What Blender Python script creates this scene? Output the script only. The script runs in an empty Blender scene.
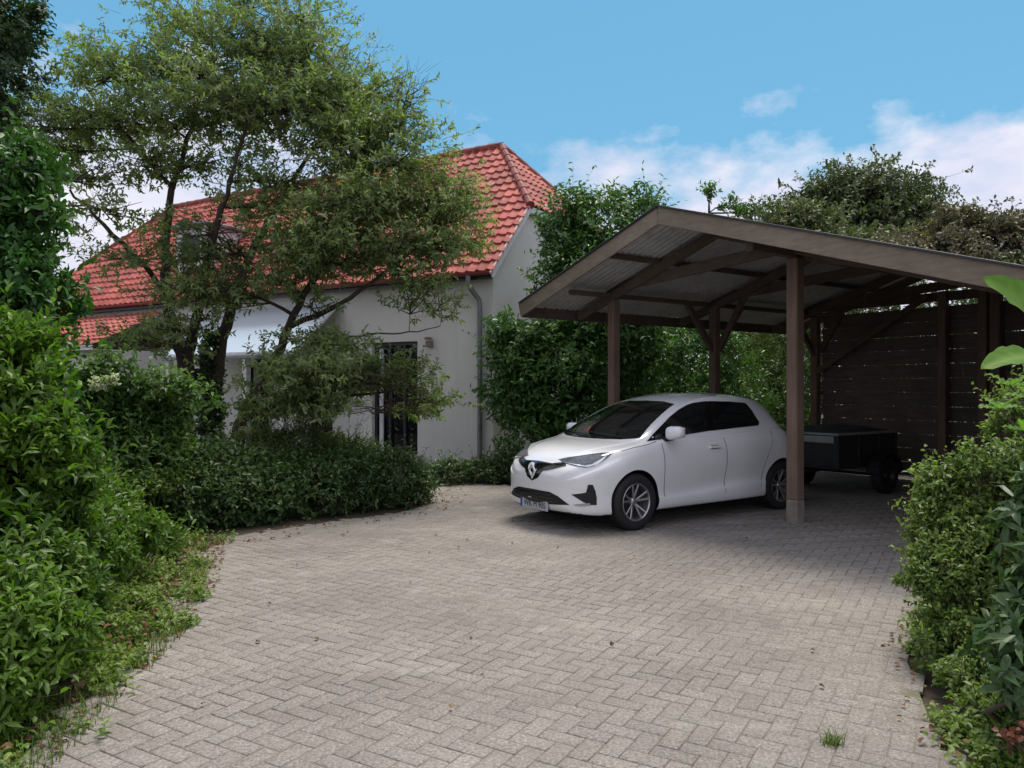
import bpy, bmesh, math, random
import numpy as np
from mathutils import Vector, Matrix, noise
from mathutils.bvhtree import BVHTree
from mathutils.geometry import delaunay_2d_cdt
R = math.radians
random.seed(7)
rng = np.random.default_rng(7)
C = bpy.data.collections.new('place'); bpy.context.scene.collection.children.link(C)
F = 770.0; CX = 512.0; HY = 388.0; CH = 1.6      # focal length in pixels, picture centre, horizon row, eye height

def P(px, py, Y):
    return Vector(((px-CX)/F*Y, Y, CH-(py-HY)/F*Y))
def G(px, py):
    Y = CH*F/(py-HY); return Vector(((px-CX)/F*Y, Y, 0))

# ---------------------------------------------------------------- materials
MATS = {}
def new_mat(name):
    m = bpy.data.materials.new(name); m.use_nodes = True
    MATS[name] = m
    return m, m.node_tree, m.node_tree.nodes['Principled BSDF']
def nd(nt, t, **kw):
    n = nt.nodes.new(t)
    for k, v in kw.items(): setattr(n, k, v)
    return n
def ramp(nt, fac, stops):
    r = nd(nt, 'ShaderNodeValToRGB'); e = r.color_ramp.elements
    while len(e) < len(stops): e.new(0.5)
    for i, (p, c) in enumerate(stops):
        e[i].position = p; e[i].color = (c[0], c[1], c[2], 1)
    nt.links.new(fac, r.inputs[0]); return r.outputs[0]
def noise_n(nt, scale, detail=4, rough=.55, coord='Object', vec=None, stretch=None):
    n = nd(nt, 'ShaderNodeTexNoise'); n.inputs['Scale'].default_value = scale
    n.inputs['Detail'].default_value = detail; n.inputs['Roughness'].default_value = rough
    if vec is None:
        tc = nd(nt, 'ShaderNodeTexCoord'); vec = tc.outputs[coord]
    if stretch:
        mp = nd(nt, 'ShaderNodeMapping'); mp.inputs['Scale'].default_value = stretch
        nt.links.new(vec, mp.inputs[0]); vec = mp.outputs[0]
    nt.links.new(vec, n.inputs['Vector']); return n.outputs[0]
def bump(nt, b, h, strength=.3, dist=.01):
    n = nd(nt, 'ShaderNodeBump'); n.inputs['Strength'].default_value = strength
    n.inputs['Distance'].default_value = dist
    nt.links.new(h, n.inputs['Height']); nt.links.new(n.outputs[0], b.inputs['Normal'])
def mixc(nt, fac, a, b, mode='MIX'):
    n = nd(nt, 'ShaderNodeMix', data_type='RGBA', blend_type=mode)
    for s, v in ((0, fac), (6, a), (7, b)):
        if hasattr(v, 'node'): nt.links.new(v, n.inputs[s])
        elif s == 0: n.inputs[0].default_value = v
        else: n.inputs[s].default_value = (v[0], v[1], v[2], 1)
    return n.outputs[2]
def plain(name, col, rough=.5, metal=0, coat=0, var=.12, scale=6, bmp=0, spec=.5, stretch=None, bscale=60):
    m, nt, b = new_mat(name)
    f = noise_n(nt, scale, 5, .6, stretch=stretch)
    lo = [max(0, c*(1-var)) for c in col]; hi = [min(1, c*(1+var)) for c in col]
    nt.links.new(ramp(nt, f, [(.3, lo), (.7, hi)]), b.inputs['Base Color'])
    b.inputs['Roughness'].default_value = rough; b.inputs['Metallic'].default_value = metal
    b.inputs['Coat Weight'].default_value = coat; b.inputs['Specular IOR Level'].default_value = spec
    if bmp: bump(nt, b, noise_n(nt, bscale, 4, .6), bmp, .01)
    return m
def leaf_mat(name, c0, c1, c2=None, rough=.45, trans=.35, spec=.4):
    """leaf colour runs from c0 to c1 by a per-leaf random attribute; a few leaves take c2"""
    m, nt, b = new_mat(name)
    at = nd(nt, 'ShaderNodeAttribute', attribute_name='leaf')
    stops = [(0, c0), (.55, [(x+y)/2 for x, y in zip(c0, c1)]), (.93, c1), (1, c2 or c1)]
    col = ramp(nt, at.outputs['Fac'], stops)
    nt.links.new(col, b.inputs['Base Color'])
    b.inputs['Roughness'].default_value = rough; b.inputs['Specular IOR Level'].default_value = spec
    tr = nd(nt, 'ShaderNodeBsdfTranslucent')
    tc = mixc(nt, 1.0, col, (1.0, 1.25, .45), 'MULTIPLY'); nt.links.new(tc, tr.inputs[0])
    mx = nd(nt, 'ShaderNodeMixShader'); mx.inputs[0].default_value = trans
    nt.links.new(b.outputs[0], mx.inputs[1]); nt.links.new(tr.outputs[0], mx.inputs[2])
    nt.links.new(mx.outputs[0], nt.nodes['Material Output'].inputs[0])
    return m

# ---------------------------------------------------------------- objects
def tag(o, label=None, cat=None, group=None, kind=None):
    if label: o['label'] = label
    if cat: o['category'] = cat
    if group: o['group'] = group
    if kind: o['kind'] = kind
    return o
def empty(name, loc=(0, 0, 0), rz=0):
    o = bpy.data.objects.new(name, None); C.objects.link(o)
    o.location = loc; o.rotation_euler = (0, 0, rz); o.empty_display_size = .2
    return o
def link_mesh(name, me, mat=None, parent=None):
    o = bpy.data.objects.new(name, me); C.objects.link(o)
    if mat is not None:
        for m in (mat if isinstance(mat, (list, tuple)) else [mat]): me.materials.append(m)
    if parent: o.parent = parent
    return o
class MB:
    def __init__(s): s.v = []; s.f = []; s.m = []
    def add(s, vs, fs, mi=0):
        k = len(s.v); s.v += [tuple(v) for v in vs]
        for f in fs: s.f.append([i+k for i in f]); s.m.append(mi)
        return s
    def box(s, c, d, M=None, bev=0, mi=0):
        """box with chamfered edges: centre c, full size d"""
        hx, hy, hz = d[0]/2, d[1]/2, d[2]/2
        bm = bmesh.new()
        bmesh.ops.create_cube(bm, size=1)
        for v in bm.verts: v.co = Vector((v.co.x*2*hx, v.co.y*2*hy, v.co.z*2*hz))
        if bev: bmesh.ops.bevel(bm, geom=bm.edges[:], offset=bev, segments=2 if bev > .02 else 1, affect='EDGES', profile=.5)
        bm.verts.index_update()
        vs = [v.co.copy() for v in bm.verts]; fs = [[v.index for v in f.verts] for f in bm.faces]
        bm.free()
        c = Vector(c)
        if M is not None: vs = [M @ v for v in vs]
        return s.add([v + c for v in vs], fs, mi)
    def beam(s, p0, p1, w, h, bev=.006, up=(0, 0, 1), mi=0):
        """rectangular timber from p0 to p1 (centre line), w across, h upright"""
        p0, p1 = Vector(p0), Vector(p1); d = p1-p0; L = d.length; x = d/L
        y = Vector(up).cross(x)
        if y.length < 1e-4: y = Vector((0, 1, 0)).cross(x)
        y.normalize(); z = x.cross(y)
        M = Matrix((x, y, z)).transposed()
        return s.box((p0+p1)/2, (L, w, h), M, bev, mi)
    def tube(s, pts, rad, n=8, cap=True, mi=0):
        pts = [Vector(p) for p in pts]; k0 = len(s.v)
        if not isinstance(rad, (list, tuple)): rad = [rad]*len(pts)
        ref = None
        for i, p in enumerate(pts):
            t = (pts[min(i+1, len(pts)-1)]-pts[max(i-1, 0)]).normalized()
            if ref is None: ref = t.orthogonal().normalized()
            ref = (ref - t*ref.dot(t)).normalized(); b = t.cross(ref)
            for j in range(n):
                a = 2*math.pi*j/n
                s.v.append(tuple(p + (ref*math.cos(a)+b*math.sin(a))*rad[i]))
        for i in range(len(pts)-1):
            for j in range(n):
                a = k0+i*n+j; b_ = k0+i*n+(j+1) % n
                s.f.append([a, b_, b_+n, a+n]); s.m.append(mi)
        if cap:
            s.f.append([k0+j for j in range(n)][::-1]); s.m.append(mi)
            s.f.append([k0+(len(pts)-1)*n+j for j in range(n)]); s.m.append(mi)
        return s
    def lathe(s, prof, n=32, axis='Y', c=(0, 0, 0), closed=False, mi=0):
        """profile of (radius, along) turned about an axis"""
        k0 = len(s.v); m = len(prof)
        for j in range(n):
            a = 2*math.pi*j/n
            for r, t in prof:
                if axis == 'Y': v = (r*math.cos(a), t, r*math.sin(a))
                elif axis == 'Z': v = (r*math.cos(a), r*math.sin(a), t)
                else: v = (t, r*math.cos(a), r*math.sin(a))
                s.v.append((v[0]+c[0], v[1]+c[1], v[2]+c[2]))
        for j in range(n):
            j2 = (j+1) % n
            for i in range(m if closed else m-1):
                i2 = (i+1) % m
                s.f.append([k0+j*m+i, k0+j*m+i2, k0+j2*m+i2, k0+j2*m+i]); s.m.append(mi)
        return s
    def prism(s, poly, ax, t0, t1, mi=0):
        """polygon in the plane across axis ax ('X': (y,z), 'Y': (x,z), 'Z': (x,y)), from t0 to t1"""
        n = len(poly)
        def mk(p, t):
            return (t, p[0], p[1]) if ax == 'X' else ((p[0], t, p[1]) if ax == 'Y' else (p[0], p[1], t))
        vs = [mk(p, t0) for p in poly]+[mk(p, t1) for p in poly]
        fs = [list(range(n))[::-1], list(range(n, 2*n))]+[[i, (i+1) % n, (i+1) % n+n, i+n] for i in range(n)]
        return s.add(vs, fs, mi)
    def mesh(s, name, smooth=False, angle=35):
        me = bpy.data.meshes.new(name); me.from_pydata(s.v, [], s.f)
        me.polygons.foreach_set('material_index', s.m)
        bm = bmesh.new(); bm.from_mesh(me); bmesh.ops.recalc_face_normals(bm, faces=bm.faces); bm.to_mesh(me); bm.free()
        if smooth:
            me.polygons.foreach_set('use_smooth', [True]*len(me.polygons)); me.set_sharp_from_angle(angle=R(angle))
        me.update(); return me
    def build(s, name, mat, parent=None, smooth=False, angle=35):
        return link_mesh(name, s.mesh(name, smooth, angle), mat, parent)

def fast_mesh(name, V, faces, attr=None, aname='leaf', smooth=False):
    """V (n,3) array; faces (m,k) array of equal-sized faces"""
    me = bpy.data.meshes.new(name); n, (m, k) = len(V), faces.shape
    me.vertices.add(n); me.vertices.foreach_set('co', V.astype(np.float32).ravel())
    me.loops.add(m*k); me.loops.foreach_set('vertex_index', faces.astype(np.int32).ravel())
    me.polygons.add(m); me.polygons.foreach_set('loop_start', np.arange(0, m*k, k, dtype=np.int32))
    if smooth: me.polygons.foreach_set('use_smooth', np.ones(m, dtype=bool))
    me.update(calc_edges=True)
    if attr is not None:
        a = me.attributes.new(aname, 'FLOAT', 'POINT'); a.data.foreach_set('value', attr.astype(np.float32))
    return me

# ---------------------------------------------------------------- leaves
def unit(a): return a/np.maximum(np.linalg.norm(a, axis=-1, keepdims=True), 1e-9)
def leaves_mesh(name, twP, twD, twL, k, ll, lw, spread=60, droop=.15, up=.3, jit=.25, fold=.25, attr_bias=None, rosette=False, curl=.1):
    """k leaves along each twig (start twP, direction twD, length twL); every leaf a folded blade with a point"""
    n = len(twP); twD = unit(twD)
    t = np.tile(np.linspace(.15, 1.0, k), (n, 1)) if not rosette else np.tile(np.linspace(.78, 1.0, k), (n, 1))
    t = t + rng.normal(0, .04, (n, k))
    base = twP[:, None] + twD[:, None]*(t*twL[:, None])[..., None]
    ref = unit(np.cross(twD, rng.normal(size=(n, 3)))); b2 = np.cross(twD, ref)
    ang = (np.arange(k)*2.4)[None] + rng.uniform(0, 6.28, (n, 1)) + rng.normal(0, .3, (n, k))
    rad = ref[:, None]*np.cos(ang)[..., None] + b2[:, None]*np.sin(ang)[..., None]
    sp = np.radians(spread + rng.normal(0, 14, (n, k)))
    d = twD[:, None]*np.cos(sp)[..., None] + rad*np.sin(sp)[..., None]
    d[..., 2] -= droop; d = unit(d + rng.normal(0, jit, d.shape))
    nz = np.zeros_like(d); nz[..., 2] = 1
    nrm = unit(nz*up + rad*-.2 + twD[:, None]*.6 + rng.normal(0, .35, d.shape))
    side = unit(np.cross(d, nrm)); nrm = np.cross(side, d)
    L = (ll*rng.uniform(.5, 1.3, (n, k))*np.repeat(rng.uniform(.75, 1.2, (n, 1)), k, 1))[..., None]; W = (lw*rng.uniform(.75, 1.15, (n, k)))[..., None]/2
    f = nrm*W*fold*2
    v0 = base; v1 = base+d*L*.32-side*W+f; v2 = base+d*L*.7-side*W*.75+f*.8; v3 = base+d*L-nrm*L*curl*2
    v4 = base+d*L*.7+side*W*.75+f*.8; v5 = base+d*L*.32+side*W+f; v6 = base + d*L*.5-nrm*L*curl*.3
    V = np.stack([v0, v1, v2, v3, v4, v5, v6], 2).reshape(-1, 3)
    o = (np.arange(n*k)*7)[:, None]
    Fa = np.stack([o+np.array([0, 1, 2, 6]), o+np.array([6, 2, 3, 4]), o+np.array([0, 6, 4, 5])], 1).reshape(-1, 4)
    a = rng.uniform(0, 1, (n, k))
    if attr_bias is not None: a = np.clip(a*.6+attr_bias[:, None]*.4, 0, 1)
    a = np.repeat(a.ravel(), 7)
    return fast_mesh(name, V, Fa, a)
def twigs_mb(mb_V, mb_F, P0, P1, r):
    """three-sided tapering twigs"""
    n = len(P0); d = unit(P1-P0); ref = unit(np.cross(d, rng.normal(size=(n, 3)))); b = np.cross(d, ref)
    ring = []
    for j in range(3):
        a = 2*math.pi*j/3; ring.append(ref*math.cos(a)+b*math.sin(a))
    rr = np.broadcast_to(np.asarray(r).reshape(-1, 1), (n, 1))
    V = np.stack([P0+q*rr for q in ring]+[P1+q*rr*.45 for q in ring], 1).reshape(-1, 3)
    o = (np.arange(n)*6)[:, None]
    Fa = np.stack([o+np.array([0, 1, 4, 3]), o+np.array([1, 2, 5, 4]), o+np.array([2, 0, 3, 5])], 1).reshape(-1, 4)
    k = sum(len(v) for v in mb_V); mb_V.append(V); mb_F.append(Fa+k)
def tube_np(mb_V, mb_F, pts, rad, n=7):
    m = MB(); m.tube(pts, rad, n, cap=False); k = sum(len(v) for v in mb_V)
    mb_V.append(np.array(m.v)); mb_F.append(np.array(m.f)+k)
def npn(pts, freq, off=0):
    return np.array([noise.noise(Vector((p[0]*freq+off, p[1]*freq, p[2]*freq))) for p in pts])
def lumps_sample(lumps, n, shell=.55, zmin=.03, gap=None, gfreq=1.2):
    """points in a union of ellipsoids (centre, radii), kept towards their skins; returns points and outward directions"""
    vol = np.array([(l[1][0]*l[1][1]*l[1][2])**(2/3)*(l[2] if len(l) > 2 else 1) for l in lumps]); w = vol/vol.sum()
    idx = rng.choice(len(lumps), n, p=w)
    c = np.array([l[0] for l in lumps])[idx]; r = np.array([l[1] for l in lumps])[idx]
    u = unit(rng.normal(size=(n, 3)))
    s = 1-(1-shell)*rng.uniform(0, 1, n)**1.3
    pu = c+u*r; wob = .97 + .30*npn(pu, 2.2, 5)+.32*npn(pu, 6.0, 9)
    p = c+u*r*(s*wob)[:, None]
    ok = p[:, 2] > zmin
    if gap is not None: ok &= npn(p, gfreq, 3) > gap
    return p[ok], unit(u/r)[ok]
def pl(px, py, Y, rx, ry, ry_depth=None, w=1):
    """ellipsoid from its pixel centre, distance and pixel radii"""
    c = P(px, py, Y); a = rx/F*Y; b = ry/F*Y
    return (tuple(c), (a, ry_depth or (a*.9), b), w)
def shrub(name, label, cat, lumps, n, leafm, stemm, ll, lw, k=6, twl=.16, root=None, group=None, shell=.5, up=.45,
          rosette=False, spread=58, droop=.1, gap=None, stems=9, fold=.25, zmin=.03, gfreq=1.2, parts=('foliage', 'stems'), curl=.1, jit=.25):
    L0 = np.array([l[0] for l in lumps]); cen = L0.mean(0)
    base = Vector(root) if root else Vector((cen[0], cen[1], 0))
    e = empty(name, base); tag(e, label, cat, group)
    p, u = lumps_sample(lumps, n, shell, zmin, gap, gfreq)
    d = unit(u*.9 + np.array([0, 0, up]) + rng.normal(0, .45, p.shape))
    tl = twl*rng.uniform(.6, 1.3, len(p)); lg = rng.uniform(0, 1, len(p)) < .07; tl = np.where(lg, tl*2.3, tl); d[lg] = unit(d[lg]+np.array([0, 0, .5]))
    bias = np.clip(.5+.9*npn(p, 1.7, 11), 0, 1)
    off = np.array(base)
    me = leaves_mesh(parts[0], p-off, d, tl, k, ll, lw, spread, droop, up, attr_bias=bias, rosette=rosette, fold=fold, curl=curl, jit=jit)
    link_mesh(parts[0], me, leafm, e)
    V, Fc = [], []
    twigs_mb(V, Fc, p-off-d*twl*.5, p-off+d*tl[:, None], .0035)
    for i in range(stems):
        l = lumps[rng.integers(len(lumps))]; tgt = np.array(l[0])+rng.normal(0, .35, 3)*np.array(l[1])
        b0 = np.array([base[0]+rng.normal(0, .12), base[1]+rng.normal(0, .12), base[2]-.05])
        mid = (b0*.45+tgt*.55)+rng.normal(0, .1, 3); mid[2] -= .1
        tube_np(V, Fc, [b0-off, mid-off, tgt-off], [.022, .014, .006], 6)
    link_mesh(parts[1], fast_mesh(parts[1], np.concatenate(V), np.concatenate(Fc)), stemm, e)
    return e
# ---------------------------------------------------------------- palette
M_WHITEPAINT, nt, b = new_mat('car_paint_white')
nt.links.new(ramp(nt, noise_n(nt, 3, 3), [(.3, (.78, .79, .80)), (.7, (.82, .83, .84))]), b.inputs['Base Color'])
b.inputs['Roughness'].default_value = .25; b.inputs['Coat Weight'].default_value = 1; b.inputs['Coat Roughness'].default_value = .06
M_BLACKPL = plain('black_plastic', (.012, .012, .014), .5, spec=.4)
M_GLOSSBLK = plain('gloss_black', (.006, .006, .007), .12, coat=.5)
M_GLASS = plain('dark_glass', (.006, .008, .009), .03, spec=1, var=.05, coat=.6)
M_RUBBER = plain('rubber', (.014, .014, .015), .75, bmp=.2)
M_ALLOY = plain('alloy', (.42, .42, .43), .3, metal=.85)
M_ALLOYDK = plain('alloy_dark', (.03, .03, .033), .45, metal=.3)
M_CHROME = plain('chrome', (.70, .71, .73), .22, metal=.55, var=.03)
M_LAMP = plain('lamp_glass', (.09, .10, .115), .05, spec=.8, var=.5, scale=30)
M_LAMPW = plain('lamp_inner', (.75, .78, .82), .2, metal=.2)
M_REDLAMP = plain('tail_lamp_red', (.22, .012, .012), .1, coat=.6)
M_PLATE = plain('plate_white', (.42, .44, .47), .4)
M_INK = plain('plate_ink', (.01, .01, .012), .5)
M_BLUE = plain('plate_blue', (.02, .06, .3), .5)
M_SEAM = plain('seam_dark', (.14, .142, .148), .7)

def wood(name, lo, hi, axis_stretch=(14, 14, .7), rough=.8, scale=2.2, bmp=.4):
    m, nt, b = new_mat(name)
    f = noise_n(nt, scale, 8, .65, stretch=axis_stretch); g = noise_n(nt, 1.1, 4, .6)
    c = ramp(nt, f, [(.3, lo), (.7, hi)])
    c = mixc(nt, g, c, [x*.55 for x in lo]); nt.links.new(c, b.inputs['Base Color'])
    b.inputs['Roughness'].default_value = rough; b.inputs['Specular IOR Level'].default_value = .25
    bump(nt, b, f, bmp, .01); return m
M_POST = wood('post_timber', (.17, .115, .085), (.34, .24, .185))
M_FASCIA = wood('fascia_timber', (.23, .185, .14), (.40, .33, .26), (2.5, 2.5, 12))
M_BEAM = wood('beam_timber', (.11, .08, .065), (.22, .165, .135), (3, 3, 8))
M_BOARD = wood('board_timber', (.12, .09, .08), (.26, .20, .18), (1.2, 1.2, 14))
M_CONCRETE = plain('concrete', (.28, .275, .27), .9, bmp=.3)

m, nt, b = new_mat('corrugated_sheet'); M_SHEET = m
f = noise_n(nt, 1.3, 6, .6); g = noise_n(nt, 9, 4, .6, stretch=(1, 1, 1))
c = ramp(nt, f, [(.3, (.34, .335, .34)), (.7, (.52, .515, .525))]); c = mixc(nt, ramp(nt, g, [(.5, (0, 0, 0)), (.75, (.5, .5, .5))]), c, (.12, .11, .10))
nt.links.new(c, b.inputs['Base Color']); b.inputs['Roughness'].default_value = .6; b.inputs['Metallic'].default_value = .1

m, nt, b = new_mat('render_wall'); M_WALL = m
f = noise_n(nt, .8, 5, .6); g = noise_n(nt, 2.5, 5, .7, stretch=(2.5, 2.5, .25))
c = ramp(nt, f, [(.3, (.64, .63, .59)), (.7, (.73, .72, .68))])
c = mixc(nt, ramp(nt, g, [(.5, (0, 0, 0)), (.8, (.35, .35, .35))]), c, (.50, .50, .44))
nt.links.new(c, b.inputs['Base Color']); b.inputs['Roughness'].default_value = .92
bump(nt, b, noise_n(nt, 70, 4, .7), .35, .01)

m, nt, b = new_mat('clay_tile'); M_TILE = m
f = noise_n(nt, 3.2, 4, .6); g = noise_n(nt, .5, 5, .6)
tc_ = nd(nt, 'ShaderNodeTexCoord'); sn = nd(nt, 'ShaderNodeVectorMath', operation='SNAP'); sn.inputs[1].default_value = (.235, 9, .2105); nt.links.new(tc_.outputs['Object'], sn.inputs[0])
wn = nd(nt, 'ShaderNodeTexWhiteNoise'); nt.links.new(sn.outputs[0], wn.inputs['Vector'])
c = ramp(nt, f, [(.25, (.29, .058, .046)), (.5, (.41, .10, .078)), (.75, (.49, .155, .12))])
c = mixc(nt, 1.0, c, ramp(nt, wn.outputs['Value'], [(0, (.72, .72, .72)), (.5, (1, 1, 1)), (1, (1.22, 1.25, 1.25))]), 'MULTIPLY')
c = mixc(nt, ramp(nt, g, [(.45, (0, 0, 0)), (.75, (.55, .55, .55))]), c, (.15, .055, .045))
nt.links.new(c, b.inputs['Base Color']); b.inputs['Roughness'].default_value = .7; b.inputs['Specular IOR Level'].default_value = .35
bump(nt, b, noise_n(nt, 40, 3), .2, .005)
M_RIDGE = plain('ridge_tile', (.20, .045, .034), .7, var=.4, scale=4)
M_WHITETRIM = plain('white_trim', (.62, .63, .63), .6)
M_ZINC = plain('zinc', (.22, .235, .24), .5, metal=.5, var=.2)
M_FRAMEDK = plain('frame_dark', (.02, .022, .028), .4)
M_PANE, nt, b = new_mat('window_pane')
b.inputs['Base Color'].default_value = (.006, .007, .011, 1); b.inputs['Roughness'].default_value = .03; b.inputs['Specular IOR Level'].default_value = .35
M_CANOPY, nt, b = new_mat('canopy_glass')
b.inputs['Base Color'].default_value = (.62, .68, .72, 1); b.inputs['Roughness'].default_value = .12; b.inputs['Coat Weight'].default_value = .7
M_LANTERN = plain('lantern_beige', (.22, .18, .13), .6)

M_BARK = wood('bark_brown', (.05, .04, .03), (.13, .10, .078), (7, 7, 1.5), .95, 3, .8)
M_BARKDK = wood('bark_dark', (.03, .028, .022), (.085, .07, .055), (7, 7, 1.5), .95, 3, .8)
M_TWIG = plain('twig_brown', (.07, .052, .038), .9)

# paving
m, nt, b = new_mat('paver_concrete'); M_PAVER = m
at = nd(nt, 'ShaderNodeAttribute', attribute_name='leaf')
c = ramp(nt, at.outputs['Fac'], [(0, (.232, .212, .19)), (.5, (.268, .247, .224)), (.9, (.298, .277, .252)), (1, (.34, .32, .295))])
sp = noise_n(nt, 60, 8, .95, coord='Object'); c = mixc(nt, .75, c, ramp(nt, sp, [(.40, (.26, .25, .24)), (.5, (.86, .85, .84)), (.59, (1.68, 1.66, 1.63))]), 'MULTIPLY')
big = noise_n(nt, .55, 6, .65); c = mixc(nt, 1.0, c, ramp(nt, big, [(.3, (.74, .74, .74)), (.55, (1, 1, 1)), (.75, (1.16, 1.15, 1.12))]), 'MULTIPLY')
st = noise_n(nt, 2.3, 6, .75); c = mixc(nt, ramp(nt, st, [(.52, (0, 0, 0)), (.72, (.6, .6, .6))]), c, (.17, .155, .13))
lt = noise_n(nt, .9, 7, .7, stretch=(1, 1.7, 1)); c = mixc(nt, ramp(nt, lt, [(.58, (0, 0, 0)), (.75, (.55, .55, .55))]), c, (.44, .42, .385))
nt.links.new(c, b.inputs['Base Color']); b.inputs['Roughness'].default_value = .9; b.inputs['Specular IOR Level'].default_value = .25
bump(nt, b, noise_n(nt, 160, 3, .7), .5, .004)
m, nt, b = new_mat('joint_sand'); M_JOINT = m
c = ramp(nt, noise_n(nt, 1.2, 6, .7), [(.35, (.16, .142, .115)), (.55, (.20, .18, .15)), (.68, (.10, .11, .05))])
nt.links.new(c, b.inputs['Base Color']); b.inputs['Roughness'].default_value = .95
m, nt, b = new_mat('soil'); M_SOIL = m
c = ramp(nt, noise_n(nt, 2.5, 8, .7), [(.3, (.035, .026, .018)), (.5, (.06, .045, .03)), (.62, (.045, .06, .02)), (.8, (.07, .10, .03))])
nt.links.new(c, b.inputs['Base Color']); b.inputs['Roughness'].default_value = .95; bump(nt, b, noise_n(nt, 30, 5), .6, .03)

# foliage
L_TREE = leaf_mat('leaf_dogwood', (.12, .17, .075), (.33, .39, .17), (.45, .36, .15), trans=.52)
L_TREEDK = leaf_mat('leaf_dark_tree', (0.028, 0.059, 0.025), (0.070, 0.119, 0.042), trans=.3)
L_BRIGHT = leaf_mat('leaf_bright', (.05, .12, .014), (.17, .29, .035), (.27, .36, .06), trans=.42, rough=.42)
L_DEEP = leaf_mat('leaf_deep', (0.028, 0.091, 0.017), (0.084, 0.210, 0.035), trans=.3)
L_MID = leaf_mat('leaf_mid', (.06, .13, .03), (.16, .27, .07), (.26, .33, .12), trans=.4)
L_HEDGE = leaf_mat('leaf_hedge', (.045, .095, .03), (.12, .20, .06), (.24, .30, .10), trans=.35, rough=.4)
L_AZALEA = leaf_mat('leaf_azalea', (.09, .15, .045), (.24, .29, .09), (.30, .26, .09), trans=.42)
L_LAUREL = leaf_mat('leaf_laurel', (.04, .11, .03), (.14, .27, .06), (.22, .36, .10), trans=.35, rough=.35, spec=.45)
L_OLIVE = leaf_mat('leaf_olive', (0.070, 0.098, 0.042), (0.168, 0.196, 0.084), (.24, .2, .12), trans=.35)
L_BROWNISH = leaf_mat('leaf_brownish', (0.084, 0.084, 0.049), (0.210, 0.168, 0.112), (.28, .2, .16), trans=.35)
L_FARTREE = leaf_mat('leaf_far', (0.049, 0.077, 0.035), (0.126, 0.161, 0.063), trans=.3)
L_SPIREA = leaf_mat('leaf_spirea', (.09, .16, .035), (.28, .37, .10), (.5, .5, .3), trans=.45)
L_RHODO = leaf_mat('leaf_rhodo', (.04, .085, .03), (.10, .17, .06), (.17, .24, .11), trans=.25, rough=.4, spec=.35)
L_MAGNOLIA = leaf_mat('leaf_magnolia', (.09, .20, .03), (.20, .34, .07), trans=.45, rough=.6, spec=.25)
L_GRASS = leaf_mat('grass_blades', (.06, .12, .02), (.18, .26, .05), (.25, .24, .10), trans=.35)
L_DEAD = leaf_mat('dead_leaves', (.10, .045, .022), (.26, .14, .07), (.4, .28, .16), trans=.15, rough=.8)
L_RED = leaf_mat('red_leaves', (.10, .04, .03), (.26, .07, .045), trans=.3)
L_FLOWER = leaf_mat('flower_white', (.55, .6, .4), (.75, .75, .62), trans=.3)

L_WEED = leaf_mat('leaf_weed', (.08, .15, .03), (.24, .33, .07), (.36, .34, .12), trans=.4)
M_GREYFOOT = plain('weathered_foot', (.24, .205, .175), .9, var=.25, bmp=.3)
# ---------------------------------------------------------------- the car
def pch(tab):
    xs = [t[0] for t in tab]; ys = [t[1] for t in tab]; n = len(xs)
    h = [xs[i+1]-xs[i] for i in range(n-1)]; dl = [(ys[i+1]-ys[i])/h[i] for i in range(n-1)]
    m = [0]*n; m[0] = dl[0]; m[-1] = dl[-1]
    for i in range(1, n-1):
        if dl[i-1]*dl[i] > 0:
            w1 = 2*h[i]+h[i-1]; w2 = h[i]+2*h[i-1]; m[i] = (w1+w2)/(w1/dl[i-1]+w2/dl[i])
    def f(x):
        if x <= xs[0]: return ys[0]
        if x >= xs[-1]: return ys[-1]
        i = max(k for k in range(n-1) if xs[k] <= x); t = (x-xs[i])/h[i]
        return ((2*t**3-3*t*t+1)*ys[i]+(t**3-2*t*t+t)*h[i]*m[i]+(-2*t**3+3*t*t)*ys[i+1]+(t**3-t*t)*h[i]*m[i+1])
    return f
zt = pch([(0, .665), (.03, .715), (.08, .765), (.2, .845), (.4, .92), (.65, .968), (.82, .995), (.95, 1.055), (1.15, 1.165), (1.4, 1.285), (1.65, 1.39), (1.85, 1.455),
          (2.1, 1.508), (2.4, 1.537), (2.8, 1.535), (3.1, 1.51), (3.35, 1.46), (3.46, 1.42), (3.52, 1.37), (3.64, 1.16), (3.75, 1.03), (3.9, .96), (4.0, .90), (4.05, .84), (4.084, .70)])
zb = pch([(0, .30), (.04, .225), (.15, .19), (.4, .175), (3.6, .19), (3.9, .25), (4.02, .31), (4.084, .42)])
wm = pch([(0, .48), (.02, .57), (.06, .66), (.12, .72), (.22, .785), (.36, .83), (.55, .858), (.84, .868), (2., .87), (3., .874), (3.43, .872), (3.7, .85), (3.88, .80), (4.0, .73), (4.06, .62), (4.084, .5)])
zm = pch([(0, .5), (.3, .58), (1, .64), (2.5, .68), (3.4, .74), (4.084, .66)])
zbelt = pch([(0, .60), (.05, .67), (.2, .77), (.5, .885), (.84, .955), (1.1, .99), (1.5, 1.0), (2., 1.012), (2.6, 1.035), (3., 1.055), (3.35, 1.07), (3.55, 1.045), (3.7, .985), (3.87, .91), (4., .82), (4.084, .65)])
rb = pch([(0, .9), (.3, .93), (.84, .955), (1.2, .95), (2, .94), (3.4, .925), (3.8, .93), (4.084, .9)])
w7 = pch([(0, .2), (.1, .34), (.25, .46), (.5, .58), (.84, .69), (1.0, .73), (1.2, .715), (1.5, .67), (1.85, .62), (2.2, .598), (2.8, .585), (3.2, .56), (3.45, .535), (3.6, .53), (3.8, .56), (3.9, .55), (4.0, .5), (4.084, .3)])
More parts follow.
